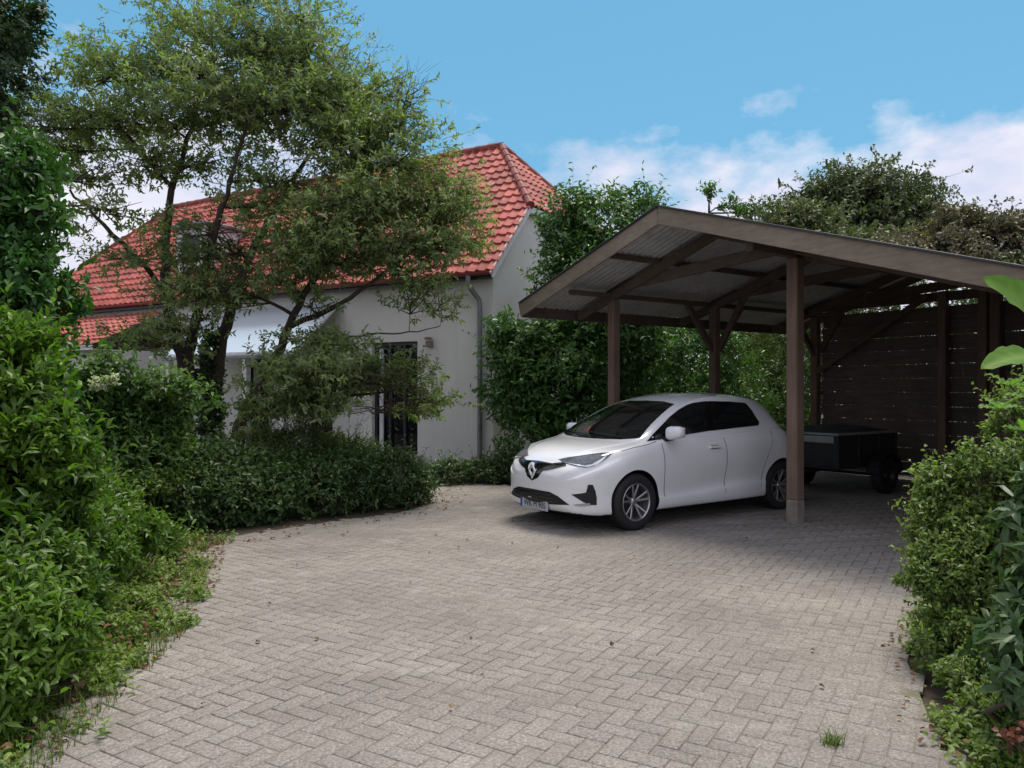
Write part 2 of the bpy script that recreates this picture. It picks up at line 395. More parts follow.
d7 = pch([(0, .01), (.5, .02), (.85, .035), (1.05, .05), (1.6, .062), (2., .065), (3.2, .068), (3.5, .06), (3.76, .03), (4.084, .015)])
def section(u):
    W = wm(u); z0 = zb(u); zM = zm(u); zB = zbelt(u); zT = zt(u)
    zB = min(zB, zT-.03)
    wB = W*rb(u); W7 = min(w7(u), wB-.05); z7 = max(zT-d7(u), zB+.02)
    sc = math.exp(-((u-2.1)/1.05)**2)          # hollow low on the doors
    sill = z0+.07
    pts = [(0, z0), (W*.5, z0), (W*.86, z0+.005), (W*.965, z0+.045), (W*(.985+.004*sc), sill+.09+.05*(u-2)*sc),
           (W*(.985-.038*sc), sill+.18+.07*(u-2)*sc), (W, zM), (W*.995, (zM+zB)/2+.02), (wB+.016, zB-.05), (wB-.006, zB-.006), (wB-.04, zB+.022 if zB+.04 < z7 else (zB*.5+z7*.5))]
    # side of the greenhouse
    a = pts[-1]
    for t in (.33, .66):
        x = a[0]+(W7-a[0])*t; z = a[1]+(z7-a[1])*t; x += .018*math.sin(math.pi*t)
        pts.append((x, z))
    pts += [(W7, z7), (W7*.9, z7+(zT-z7)*.42), (W7*.6, z7+(zT-z7)*.8), (W7*.3, z7+(zT-z7)*.96), (0, zT)]
    return pts
def crom(pts, k):
    out = []
    n = len(pts)
    for i in range(n-1):
        p0 = pts[max(i-1, 0)]; p1 = pts[i]; p2 = pts[i+1]; p3 = pts[min(i+2, n-1)]
        if i == 0: p0 = (-p2[0], p2[1])
        if i == n-2: p3 = (-p1[0], p1[1])
        for j in range(k):
            t = j/k
            out.append(tuple(.5*((2*b_)+(-a_+c_)*t+(2*a_-5*b_+4*c_-d_)*t*t+(-a_+3*b_-3*c_+d_)*t**3) for a_, b_, c_, d_ in zip(p0, p1, p2, p3)))
    out.append(pts[-1]); return out
def bow(u, y):
    q = (y/.87)**2
    f = .13*max(0, 1-u/2.2)
    r = -.10*max(0, (u-3.2)/.88)
    return (f+r)*q
def car_body_mesh():
    us = sorted(set([round(x, 4) for x in list(np.linspace(0, .1, 6))+list(np.linspace(.1, .5, 11))+list(np.linspace(.5, 3.5, 51))+list(np.linspace(3.5, 4.084, 26))]))
    rings = []
    for u in us:
        h = crom(section(u), 4)
        ring = [(-(u+bow(u, y)), y, z) for y, z in h]+[(-(u+bow(u, y)), -y, z) for y, z in h[-2:0:-1]]
        rings.append(ring)
    def caps(ring, du, ub):
        out = []; n = len(ring); cz = sum(v[2] for v in ring)/n
        for s, d in ((.85, .45), (.6, .75), (.3, .93), (.08, 1)):
            out.append([(-(ub+bow(ub, v[1]*s))+du*d, v[1]*s, cz+(v[2]-cz)*s) for v in ring])
        return out
    # centre of the nose sits further forward by the bow of its own ring
    front = caps(rings[0], .02, us[0])[::-1]; rear = caps(rings[-1], -.012, us[-1])
    allr = front+rings+rear; n = len(allr[0]); V = [v for r in allr for v in r]; Fc = []
    for i in range(len(allr)-1):
        for j in range(n):
            Fc.append([i*n+j, i*n+(j+1) % n, (i+1)*n+(j+1) % n, (i+1)*n+j])
    Fc.append(list(range(n))[::-1]); Fc.append([(len(allr)-1)*n+j for j in range(n)])
    me = bpy.data.meshes.new('body'); me.from_pydata(V, [], Fc)
    bm = bmesh.new(); bm.from_mesh(me); bmesh.ops.recalc_face_normals(bm, faces=bm.faces); bm.to_mesh(me); bm.free()
    return me
CAR_O = Vector((.25, 8.88, 0)); CAR_R = math.atan2(-.5699, -.8217)
CAR_M = Matrix.Translation(CAR_O) @ Matrix.Rotation(CAR_R, 4, 'Z'); CAR_I = CAR_M.inverted()
FX, RX, WR, TY = -.81, -3.428, .318, .755
raw = car_body_mesh()
tmp = bpy.data.objects.new('tmp', raw); bpy.context.scene.collection.objects.link(tmp)
cut = MB()
for x in (FX, RX):
    for s in (1, -1):
        cut.lathe([(0, s*.52), (.352, s*.52), (.352, s*1.2), (0, s*1.2)], 56, 'Y', (x, 0, WR+.012))
co = bpy.data.objects.new('cut', cut.mesh('cut')); bpy.context.scene.collection.objects.link(co)
bo = tmp.modifiers.new('b', 'BOOLEAN'); bo.operation = 'DIFFERENCE'; bo.object = co; bo.solver = 'EXACT'
dg = bpy.context.evaluated_depsgraph_get(); body_me = bpy.data.meshes.new_from_object(tmp.evaluated_get(dg))
bvh = BVHTree.FromPolygons([v.co.copy() for v in raw.vertices], [list(p.vertices) for p in raw.polygons])
bpy.data.objects.remove(tmp); bpy.data.objects.remove(co)
body_me.name = 'body'
body_me.materials.clear()
for mm in (M_WHITEPAINT, M_BLACKPL): body_me.materials.append(mm)
for p in body_me.polygons:
    c = p.center; blk = p.normal.z < -.75 and c.z < .4
    for x in (FX, RX):
        rr = math.hypot(c.x-x, c.z-(WR+.012)); rad = Vector((c.x-x, 0, c.z-WR-.012))
        if rr < .37 and ((rad.length > 0 and p.normal.dot(rad.normalized()) < -.6 and abs(rr-.352) < .02) or (abs(c.y) < .55 and abs(p.normal.y) > .9)): blk = True
    p.material_index = 1 if blk else 0
    p.use_smooth = True
body_me.set_sharp_from_angle(angle=R(40))
car = empty('parked_car', CAR_O, CAR_R)
tag(car, 'white compact hatchback parked half under the timber carport', 'car')
link_mesh('body', body_me, None, car)

def inside(poly, x, y):
    r = False; j = len(poly)-1
    for i in range(len(poly)):
        if (poly[i][1] > y) != (poly[j][1] > y) and x < (poly[j][0]-poly[i][0])*(y-poly[i][1])/(poly[j][1]-poly[i][1])+poly[i][0]: r = not r
        j = i
    return r
def patch_mesh(name, poly, ray, step, off=.004, thick=.012, smooth_poly=0):
    """an outline laid on to the bodywork: ray(a,b) -> origin, direction; thin solid patch standing off by 'off'"""
    for _ in range(smooth_poly):
        q = []
        for i in range(len(poly)):
            a, b_ = poly[i], poly[(i+1) % len(poly)]
            q += [(a[0]*.75+b_[0]*.25, a[1]*.75+b_[1]*.25), (a[0]*.25+b_[0]*.75, a[1]*.25+b_[1]*.75)]
        poly = q
    pts = []
    for i in range(len(poly)):
        a, b_ = Vector(poly[i]), Vector(poly[(i+1) % len(poly)]); n = max(1, int((b_-a).length/step))
        pts += [tuple(a.lerp(b_, j/n)) for j in range(n)]
    nb = len(pts); edges = [(i, (i+1) % nb) for i in range(nb)]
    x0, x1 = min(p[0] for p in pts), max(p[0] for p in pts); y0, y1 = min(p[1] for p in pts), max(p[1] for p in pts)
    gx = x0+step*.5
    while gx < x1:
        gy = y0+step*.5
        while gy < y1:
            if inside(pts, gx, gy) and min((gx-p[0])**2+(gy-p[1])**2 for p in pts) > (step*.45)**2: pts.append((gx, gy))
            gy += step
        gx += step
    res = delaunay_2d_cdt([Vector(p) for p in pts], edges, [], 1, 1e-6)
    vs, fs = res[0], res[2]; top = []; ok = []
    for v in vs:
        o, d = ray(v[0], v[1]); hit, nr, _, _ = bvh.ray_cast(o, d)
        if hit is None: ok.append(False); top.append(Vector((0, 0, 0))); continue
        if nr.dot(d) > 0: nr = -nr
        ok.append(True); top.append(hit+nr*off)
    nrm = []
    for v in vs:
        pass
    fs = [f for f in fs if all(ok[i] for i in f)]
    m = MB(); n = len(top)
    # inner layer, sunk into the body
    low = []
    for i, v in enumerate(vs):
        if not ok[i]: low.append(top[i]); continue
        o, d = ray(v[0], v[1]); low.append(top[i]+Vector(d).normalized()*(thick+off))
    m.v = [tuple(t) for t in top]+[tuple(t) for t in low]
    cnt = {}
    for f in fs:
        m.f.append(list(f)); m.m.append(0)
        for a, b_ in zip(f, f[1:]+f[:1]): cnt[(a, b_)] = 1
    for (a, b_) in cnt:
        if (b_, a) not in cnt: m.f.append([b_, a, a+n, b_+n]); m.m.append(0)
    return m
def mirror_mb(m):
    q = MB(); q.v = [(x, -y, z) for x, y, z in m.v]; q.f = [f[::-1] for f in m.f]; q.m = list(m.m); return q
def side_ray(u, z): return Vector((-u, 2, z)), Vector((0, -1, 0))
def front_ray(y, z): return Vector((1, y, z)), Vector((-1, 0, 0))
def top_ray(u, y): return Vector((-u, y, 3)), Vector((0, 0, -1))
def rear_ray(y, z): return Vector((-6, y, z)), Vector((1, 0, 0))
def cam_ray(px, py):
    o = CAR_I @ Vector((0, 0, CH)); t = CAR_I @ P(px, py, 5); return o, (t-o).normalized()
def patch(name, poly, ray, step, mat, both=True, **kw):
    m = patch_mesh(name, poly, ray, step, **kw)
    o = m.build(name, mat, car, True, 50)
    if both:
        mirror_mb(m).build(name, mat, car, True, 50)
    return o
# glass, lamps and grilles: outlines found where the photograph shows them on the bodywork, then mirrored to the far side
patch('windscreen', [(-.73, 1.025), (-.5, 1.0), (-.25, .995), (0, .993), (.25, .995), (.5, 1.0), (.70, 1.02), (.63, 1.17), (.565, 1.30), (.51, 1.40), (.3, 1.43), (0, 1.437), (-.3, 1.43), (-.51, 1.40), (-.565, 1.30), (-.64, 1.17)],
      front_ray, .05, M_GLASS, False, off=.003)
patch('front_side_window', [(646.8,441.5),(654,433),(661.5,425.4),(670,416.5),(679,409.3),(686,405.4),(692.7,403),(703.5,401.5),(708,431),(690,434),(665,438.8)], cam_ray, 3, M_GLASS, off=.005)
patch('rear_side_window', [(711.3,401.2),(728,401.6),(745.4,403),(752,411),(759,422.5),(758,425.5),(735,428),(716.5,430.2)], cam_ray, 3, M_GLASS, off=.005)
patch('window_pillar', [(703.5,401.5),(711.3,401.2),(716.5,430.2),(708,431)], cam_ray, 2.5, M_GLOSSBLK, off=.006)
patch('tailgate_window', [(-.47, 1.08), (.47, 1.08), (.42, 1.36), (-.42, 1.36)], rear_ray, .05, M_GLASS, False, off=.003)
patch('tail_lamp', [(.44, .86), (.70, .87), (.72, .93), (.60, .95), (.44, .93)], rear_ray, .03, M_REDLAMP, off=.006)
patch('headlight', [(558.6,459.6),(567,457.6),(578,456.2),(590,454.4),(601,453),(613.3,452.6),(608,457.6),(601,462.5),(593,466.4),(586,467.8),(576,466.3),(566,463.4)], cam_ray, 2.2, M_LAMP, off=.005)
patch('headlight_strip', [(562,462.6),(575,464.6),(585,465.8),(592,464.4),(600,459.8),(607,455.6),(603,460.4),(597,464.8),(588,467.2),(579,466.3),(570,464.2)], cam_ray, 2, M_LAMPW, off=.010)
patch('fog_lamp_recess', [(571.3,494.5),(580,493.6),(586,492.5),(588,484.7),(592.8,484.7),(595.4,491),(596.7,498),(596.7,505),(589.8,505),(583,502)], cam_ray, 2, M_BLACKPL, off=.004)
patch('fog_trim', [(573,504.6),(584,503.4),(590,503),(590,505.6),(580,506.4)], cam_ray, 2, M_ALLOY, off=.008)
def sym_front(pts):   # half outline (y,z) from top centre to bottom centre, mirrored
    return pts+[(-y, z) for y, z in pts[::-1] if abs(y) > 1e-4]
# upper grille: a dark V that runs to the lamps
patch('upper_grille', sym_front([(.0, .755), (.10, .752), (.25, .745), (.42, .775), (.46, .735), (.30, .685), (.17, .655), (.10, .575), (.0, .535)]), front_ray, .03, M_GLOSSBLK, False, off=.005)
patch('lower_grille', sym_front([(.0, .44), (.30, .435), (.42, .40), (.56, .315), (.30, .295), (.0, .29)]), front_ray, .03, M_BLACKPL, False, off=.004)
for z in (.405, .37, .335):
    m = patch_mesh('slat', [(-.36, z), (.36, z), (.36, z-.008), (-.36, z-.008)], front_ray, .04, off=.009, thick=.005)
    m.build('grille_slat', M_GLOSSBLK, car, True)
def surf_front(y, z, off=0):
    h, n_, _, _ = bvh.ray_cast(Vector((1, y, z)), Vector((-1, 0, 0))); return h+n_*off if h else Vector((0, y, z))
# diamond badge, a hollow rhombus of chrome
def diamond(cy, cz, w, h, x):
    m = MB(); o = []
    for s, dx in ((1, 0), (.80, .012), (.55, .012), (.42, 0)):
        o.append([Vector((x+dx, cy+w*s*q[0], cz+h*s*q[1])) for q in ((0, 1), (1, 0), (0, -1), (-1, 0))])
    for a, b_ in zip(o, o[1:]):
        k = len(m.v); m.add([*a, *b_], [[i, (i+1) % 4, (i+1) % 4+4, i+4] for i in range(4)])
    return m
sf = max((surf_front(0, z) for z in (.54, .58, .62, .66, .70, .74)), key=lambda v: v.x)
diamond(0, .652, .075, .105, sf.x+.004).build('badge', M_CHROME, car)
# number plate
plx = surf_front(0, .26).x+.012
pe = MB(); pe.box((plx, 0, .262), (.012, .52, .112), bev=.004); plate = pe.build('number_plate', M_PLATE, car)
MB().box((plx+.0068, -.243, .262), (.003, .034, .104)).build('plate_strip', M_BLUE, plate)
def text_mesh(txt, size, name, mat, parent, M):
    cu = bpy.data.curves.new('t', 'FONT'); cu.body = txt; cu.size = size; cu.extrude = .001; cu.align_x = 'CENTER'; cu.align_y = 'CENTER'
    o = bpy.data.objects.new('t', cu); bpy.context.scene.collection.objects.link(o)
    me = bpy.data.meshes.new_from_object(o.evaluated_get(bpy.context.evaluated_depsgraph_get())); bpy.data.objects.remove(o)
    me.transform(M); me.materials.clear(); me.name = name
    return link_mesh(name, me, mat, parent)
TM = Matrix.Translation((plx+.0078, .018, .262)) @ Matrix(((0, 0, 1, 0), (1, 0, 0, 0), (0, 1, 0, 0), (0, 0, 0, 1)))
text_mesh('WK M 905', .092, 'lettering', M_INK, plate, TM)
# door joints, sill line and handle: narrow strips on the bodywork
def seam(name, pts, w=.005, mat=M_SEAM):
    L = [(p[0]-w, p[1]) for p in pts]+[(p[0]+w, p[1]) for p in pts[::-1]]
    patch(name, L, side_ray, .04, mat, off=.0012, thick=.002)
seam('door_joint', [(1.21, 1.0), (1.235, .8), (1.24, .55), (1.26, .31)])
seam('door_joint', [(2.30, 1.03), (2.315, .8), (2.315, .5), (2.30, .31)])
seam('door_joint', [(3.24, 1.05), (3.22, .92), (3.12, .75), (3.03, .55), (2.99, .33)], .004)
def hseam(name, pts, w=.004, mat=M_SEAM):
    patch(name, [(p[0], p[1]-w) for p in pts]+[(p[0], p[1]+w) for p in pts[::-1]], side_ray, .04, mat, off=.0012, thick=.002)
hseam('bonnet_joint', [(.62, .895), (.8, .93), (1.0, .955), (1.15, .985)], .0035)
for s in (1, -1):
    def sy(u, z):
        h = bvh.ray_cast(Vector((-u, 2, z)), Vector((0, -1, 0)))[0]; return h.y
    y = sy(2.10, .875)
    m = MB(); m.box((-2.10, s*(y+.022), 0.885), (.20, .018, .030), bev=.007); m.box((-2.015, s*(y+.008), 0.885), (.022, .03, .024), bev=.003); m.box((-2.185, s*(y+.008), 0.885), (.022, .03, .024), bev=.003)
    m.build('door_handle', M_WHITEPAINT, car, True)
    m = MB(); m.box((-2.10, s*(y+.001), .883), (.14, .006, .05), bev=.002); m.build('handle_recess', M_SEAM, car)
    # mirror: a rounded housing on a short foot
    bm = bmesh.new(); bmesh.ops.create_uvsphere(bm, u_segments=24, v_segments=14, radius=1)
    for v in bm.verts:
        x, y_, z = v.co
        sx_ = abs(x)**.75*math.copysign(1, x) if x else 0; sy_ = abs(y_)**.6*math.copysign(1, y_) if y_ else 0; sz_ = abs(z)**.65*math.copysign(1, z) if z else 0
        v.co = Vector((sx_*.08*(1-.15*sy_), s*(sy_*.115), sz_*.078*(1-.12*sy_)+.01*sy_))
        if v.co.x < -.055: v.co.x = -.055
    me = bpy.data.meshes.new('mirror'); bmesh.ops.recalc_face_normals(bm, faces=bm.faces); bm.to_mesh(me); bm.free()
    me.transform(Matrix.Translation((-1.32 if s > 0 else -1.36, s*(.955 if s > 0 else .93), 1.085 if s > 0 else 1.06))); me.polygons.foreach_set('use_smooth', [True]*len(me.polygons))
    mo = link_mesh('mirror', me, M_WHITEPAINT, car)
    m = MB(); m.tube([(-1.30, s*.79, .995), (-1.31, s*.86, 1.01), (-1.32, s*.92, 1.03)], [.03, .026, .034], 10); m.build('mirror_foot', M_BLACKPL, mo, True)
    m = MB(); m.box((-1.377 if s > 0 else -1.417, s*(.955 if s > 0 else .93), 1.088 if s > 0 else 1.063), (.006, .185, .115), bev=.002); m.build('mirror_glass', M_CHROME, mo)
# wipers at the foot of the windscreen
for y0, y1 in ((.50, -.10), (-.05, -.58)):
    pts = []
    for i in range(7):
        t = i/6; y = y0+(y1-y0)*t; z = 1.012+.035*t
        h, n_, _, _ = bvh.ray_cast(Vector((1, y, z)), Vector((-1, 0, 0))); pts.append(h+n_*.018)
    MB().tube(pts, .007, 6).build('wiper', M_BLACKPL, car, True)
# wheels
def wheel(x, s):
    y = s*TY; prof = [(.205, -.085), (.215, -.098), (.25, -.106), (.285, -.104), (.305, -.092), (.3165, -.07), (.318, -.03), (.318, .03), (.3165, .07), (.305, .092), (.285, .104), (.25, .106), (.215, .098), (.205, .085)]
    m = MB(); m.lathe(prof, 56, 'Y', closed=True)
    for j in range(72):     # tread blocks
        a = 2*math.pi*j/72; M = Matrix.Rotation(-a, 3, 'Y')
        m.box(M @ Vector((.3185, 0, 0)), (.004, .15, .018), M)
    w_ = empty('wheel', (x, y, WR)); w_.parent = car
    m.build('tyre', M_RUBBER, w_, True)
    m = MB(); o = s
    m.lathe([(.214, -.09*o), (.214, .095*o), (.205, .098*o), (.196, .088*o), (.188, .04*o), (.185, -.08*o)], 56, 'Y')
    hub = [(0, .062*o), (.028, .062*o), (.034, .056*o), (.05, .045*o), (.055, .02*o)]
    m.lathe(hub, 24, 'Y')
    for j in range(5):
        for e in (-.22, .22):
            a0 = 2*math.pi*j/5+.3; a1 = a0+e
            p0 = Vector((math.cos(a0+e*.45)*.042, .044*o, math.sin(a0+e*.45)*.042)); p1 = Vector((math.cos(a1)*.2, .078*o, math.sin(a1)*.2))
            m.beam(p0, p1, .026, .022, .005, up=(0, 1, 0))
    m.build('rim', M_ALLOY, w_, True, 30)
    m = MB(); m.lathe([(0, .0), (.184, .0)], 40, 'Y', c=(0, .012*o, 0)); m.lathe([(.05, .02*o), (.125, .02*o), (.125, .005*o)], 40, 'Y'); m.build('brake_disc', M_ALLOYDK, w_)
for x in (FX, RX):
    for s in (1, -1): wheel(x, s)
for o in list(car.children):
    if o.name.startswith('tail_lamp'): o['label'] = 'red tail lamp'
# underside pan that closes the view between the wheels
m = MB(); m.box((-2.1, 0, .19), (2.9, 1.1, .06), bev=.01); m.build('underbody', M_BLACKPL, car)
# ---------------------------------------------------------------- ground and paving
HA = Vector((-.861, .509, 0)).normalized(); HB = Vector((.509, .861, 0)).normalized()      # the axes of the house and of the paving
D = Vector((-.8217, -.5699, 0)).normalized(); GV = Vector((.5699, -.8217, 0)).normalized()  # car / carport axes: towards its front, and across to the right
def grid_ground():
    xs = sorted(set(list(np.linspace(-90, 90, 31))+list(np.linspace(-14, 14, 57)))); ys = sorted(set(list(np.linspace(-30, 110, 29))+list(np.linspace(0, 22, 45))))
    V = []; Fc = []
    for y in ys:
        for x in xs: V.append((x, y, -.035+.012*noise.noise(Vector((x*.7, y*.7, 0)))))
    n = len(xs)
    for j in range(len(ys)-1):
        for i in range(n-1): Fc.append([j*n+i, j*n+i+1, (j+1)*n+i+1, (j+1)*n+i])
    me = bpy.data.meshes.new('ground'); me.from_pydata(V, [], Fc); me.polygons.foreach_set('use_smooth', [True]*len(Fc))
    return tag(link_mesh('ground', me, M_SOIL), kind='structure')
grid_ground()
DRIVE = [(-2.6, -5), (-2.35, .5), (-2.12, 3.2), (-2.30, 4.9), (-2.75, 6.4), (-3.2, 7.6), (-3.15, 8.15), (-2.3, 9.1), (-1.35, 10.0), (-1.12, 11.0), (-1.3, 12.2), (-1.8, 13.4), (-3.3, 15.2), (-2.2, 15.6),
         (-.85, 14.2), (-.5, 12.9), (.1, 12.5), (1.0, 12.9), (5.7, 15.9), (9.8, 10.2), (5.6, 7.2), (3.7, 6.2), (2.9, 5.5), (2.35, 4.6), (1.86, 3.3), (1.75, 1), (1.9, -5)]
def build_drive():
    V, Fq, A = [], [], []
    L, W_, gap = .1985, .0990, .0032
    a0, b0 = Vector((0, 0, 0)), None
    rnd = random.Random(3)
    def to_w(a, b): return HA*-a + HB*b       # a to the right along the house front, b away from it
    for i in range(-140, 150):
        for j in range(-80, 210):
            r = (i-j) % 4
            if r == 0: ca, cb, la, lb = (i+1)*.1, (j+.5)*.1, L, W_
            elif r == 3: ca, cb, la, lb = (i+.5)*.1, (j+1)*.1, W_, L
            else: continue
            c = to_w(ca, cb)
            if c.y < -2 or not inside(DRIVE, c.x, c.y): continue
            la2, lb2 = la/2-gap/2-.0008, lb/2-gap/2-.0008
            dz = .0012*noise.noise(Vector((c.x*.8, c.y*.8, 0)))*6 + rnd.uniform(-.0012, .0012)
            tx, ty = rnd.uniform(-.008, .008), rnd.uniform(-.008, .008)
            ch = .0035; k = len(V); j1, j2 = rnd.uniform(-.0012, .0012), rnd.uniform(-.0012, .0012)
            for (sa, sb) in ((-1, -1), (1, -1), (1, 1), (-1, 1)):
                p = to_w(ca+sa*(la2-ch)+j1, cb+sb*(lb2-ch)+j2); V.append((p.x, p.y, dz+sa*tx*la2+sb*ty*lb2))
            for (sa, sb) in ((-1, -1), (1, -1), (1, 1), (-1, 1)):
                p = to_w(ca+sa*la2+j1, cb+sb*lb2+j2); V.append((p.x, p.y, dz-.003+sa*tx*la2+sb*ty*lb2))
            for (sa, sb) in ((-1, -1), (1, -1), (1, 1), (-1, 1)):
                p = to_w(ca+sa*la2+j1, cb+sb*lb2+j2); V.append((p.x, p.y, -.02))
            Fq.append((k, k+1, k+2, k+3))
            for q in range(4):
                q2 = (q+1) % 4; Fq.append((k+4+q, k+4+q2, k+q2, k+q)); Fq.append((k+8+q, k+8+q2, k+4+q2, k+4+q))
            A += [min(1, max(0, rnd.gauss(.5, .13)))]*12
    me = fast_mesh('driveway', np.array(V), np.array(Fq), np.array(A))
    o = link_mesh('driveway', me, M_PAVER); tag(o, kind='structure')
    bm = bmesh.new(); vs = [bm.verts.new((x, y, -.0055)) for x, y in DRIVE]; bm.faces.new(vs); bmesh.ops.triangulate(bm, faces=bm.faces)
    m2 = bpy.data.meshes.new('joint_sand'); bm.to_mesh(m2); bm.free()
    o2 = link_mesh('joint_sand', m2, M_JOINT, o)
build_drive()

# ---------------------------------------------------------------- the house
HO = Vector((-.37, 15.12, 0)); HR = math.atan2(-.509, .861)
HL, HD, EZ, RZ = 16.0, 6.4, 3.86, 7.5
EY = -.28; K = (RZ-EZ)/(HD/2-EY)          # roof pitch
HZ = 5.42                                  # foot of the half hips
house = empty('house', HO, HR); tag(house, 'white rendered house with red tiled roof behind the garden tree', 'house')
WALLZ = EZ+K*(.0-EY)
def holes_wall(m, x0, x1, z0, z1, y0, y1, holes):
    xs = sorted({x0, x1, *[h[0] for h in holes], *[h[1] for h in holes]}); zs = sorted({z0, z1, *[h[2] for h in holes], *[h[3] for h in holes]})
    for i in range(len(xs)-1):
        j = 0
        while j < len(zs)-1:
            cx, cz = (xs[i]+xs[i+1])/2, (zs[j]+zs[j+1])/2
            if not any(h[0] < cx < h[1] and h[2] < cz < h[3] for h in holes):
                m.box((cx, (y0+y1)/2, cz), (xs[i+1]-xs[i], y1-y0, zs[j+1]-zs[j]))
            j += 1
DOORX = (-3.10, -1.86)
HOLES = [(*DOORX, .2, 2.58), (-5.0, -4.25, .2, 2.2), (-7.15, -6.3, .2, 2.3), (-9.2, -8.2, .9, 2.1), (-12.4, -11.3, .9, 2.1), (-15.0, -14.0, .9, 2.1)]
m = MB(); holes_wall(m, -HL, 0, -.2, WALLZ-.06, 0, .3, HOLES)
gp = [(.3, -.2), (HD, -.2), (HD, EZ+K*(-EY)-.06), (HD-(HZ-EZ)/K-EY-.0, HZ-.06), ((HZ-EZ)/K+EY, HZ-.06), (.3, EZ+K*(.3-EY)-.06)]
gp = [(.3, -.2), (HD, -.2), (HD, WALLZ-.06), (HD-((HZ-EZ)/K+EY), HZ-.08), ((HZ-EZ)/K+EY, HZ-.08), (.3, EZ+K*(.3-EY)-.08)]
m.prism(gp, 'X', -.3, 0); m.prism(gp, 'X', -HL, -HL+.3)
m.box((-HL/2, HD-.15, 1.9), (HL-.62, .3, 4.1))
m.box((-HL/2, .27, 2.0), (HL-.7, .02, .01))
m.build('wall', M_WALL, house)
m = MB(); m.box((-HL/2, HD/2, -.05), (HL-.6, HD-.6, .1)); m.build('floor_slab', M_CONCRETE, house)
def opening(name, x0, x1, z0, z1, mull=(), bars=(), door=False):
    fr = MB(); t = .07
    fr.box(((x0+x1)/2, .13, z1-t/2), (x1-x0, .07, t), bev=.004); fr.box(((x0+x1)/2, .13, z0+t/2), (x1-x0, .07, t), bev=.004)
    fr.box((x0+t/2, .13, (z0+z1)/2), (t, .07, z1-z0-2*t)); fr.box((x1-t/2, .13, (z0+z1)/2), (t, .07, z1-z0-2*t))
    for x in mull: fr.box((x, .13, (z0+z1)/2), (.06, .075, z1-z0-2*t))
    for z in bars: fr.box(((x0+x1)/2, .13, z), (x1-x0-2*t, .073, .05))
    f = fr.build(name, M_FRAMEDK, house)
    MB().box(((x0+x1)/2, .15, (z0+z1)/2), (x1-x0-.1, .012, z1-z0-.1)).build('pane', M_PANE, f)
    return f
fd = opening('glass_door', *HOLES[0][:2], .2, 2.58, mull=(-2.68, -2.28), bars=())
MB().box((-2.90, .09, 1.35), (.10, .03, 2.2)).build('side_panel', M_WHITETRIM, fd)
MB().tube([(-2.22, .06, 1.15), (-2.22, .03, 1.15), (-2.12, .03, 1.15)], .012, 6).build('handle', M_ZINC, fd)
opening('window', *HOLES[1]); opening('house_door', *HOLES[2], mull=(-6.72,)); opening('window', *HOLES[3], mull=(-8.7,)); opening('window', *HOLES[4], mull=(-11.85,)); opening('window', *HOLES[5], mull=(-14.5,))
MB().box((-2.5, -.25, .10), (1.6, .5, .2), bev=.01).build('doorstep', M_CONCRETE, house)
m = MB(); m.box((-1.52, -.05, 2.52), (.13, .1, .10), bev=.01); m.box((-1.52, -.09, 2.62), (.10, .14, .05), bev=.01); m.box((-1.52, -.09, 2.46), (.17, .16, .03), bev=.005); m.build('wall_lamp', M_LANTERN, house)

def tiled(name, origin, ex, up, w, h, clip, TW=.235, TH=.29, mat=M_TILE, parent=house):
    """pantile surface: ex along the eave, up the slope, relief along their normal; clip(s,t) tells what is roof"""
    ex = Vector(ex).normalized(); up = Vector(up).normalized(); nr = ex.cross(up)
    if nr.z < 0: nr = -nr
    ns = int(w/TW*6)+1; V = []; rows = []
    nrow = int(math.ceil(h/TH))
    ts = []
    for r in range(nrow):
        for q in (0, .02, .35, .7, .999): ts.append((r+q, q))
    for t, q in ts:
        for i in range(ns+1):
            s = i/6*TW; c = (s/TW) % 1.0; rr = int(t)
            wob = .004*math.sin(rr*12.9+int(s/TW)*7.3)
            pan = .020*math.cos(2*math.pi*c)+.008*math.cos(4*math.pi*c+.6)
            lift = .036*(1-q) if q > .01 else 0
            p = Vector(origin)+ex*s+up*(min(t*TH, h))+nr*(pan+lift+wob); V.append(tuple(p))
    Fq = []
    for j in range(len(ts)-1):
        for i in range(ns):
            s = (i+.5)/6*TW; t = (ts[j][0]+ts[j+1][0])/2*TH
            if s <= w and t <= h and clip(s, t): a = j*(ns+1)+i; Fq.append([a, a+1, a+ns+2, a+ns+1])
    me = bpy.data.meshes.new(name); me.from_pydata(V, [], Fq)
    me.polygons.foreach_set('use_smooth', [True]*len(Fq)); me.set_sharp_from_angle(angle=R(50))
    return link_mesh(name, me, mat, parent)
SL = math.hypot(1, K); SH = (RZ-EZ)*SL/K      # slope length
VO = .16                                       # verge overhang
hipT = (HZ-EZ)/K*SL                            # slope distance of the half hip's foot
hipIn = 1.75                                   # how far the ridge stops short of the gable
def clipF(s, t):
    x = s-VO; q = 0 if t < hipT else (t-hipT)/(SH-hipT)*(hipIn+VO)
    return s > q and s < HL+2*VO-q
rf = tiled('roof', (-HL-VO, EY, EZ), (1, 0, 0), (0, 1, K), HL+2*VO, SH, clipF)
tiled('roof_back', (-HL-VO, HD-EY, EZ), (1, 0, 0), (0, -1, K), HL+2*VO, SH, clipF).name = 'roof'
hy0 = (HZ-EZ)/K+EY; hw = HD-2*hy0; hipL = math.hypot(hipIn+VO, RZ-HZ)
for sgn in (1, -1):
    xo = VO if sgn > 0 else -HL-VO
    tiled('roof', (xo, hy0, HZ), (0, 1, 0), (-sgn*(hipIn+VO), 0, RZ-HZ), hw, hipL, lambda s, t: (t/hipL)*hw/2 < s < hw-(t/hipL)*hw/2)
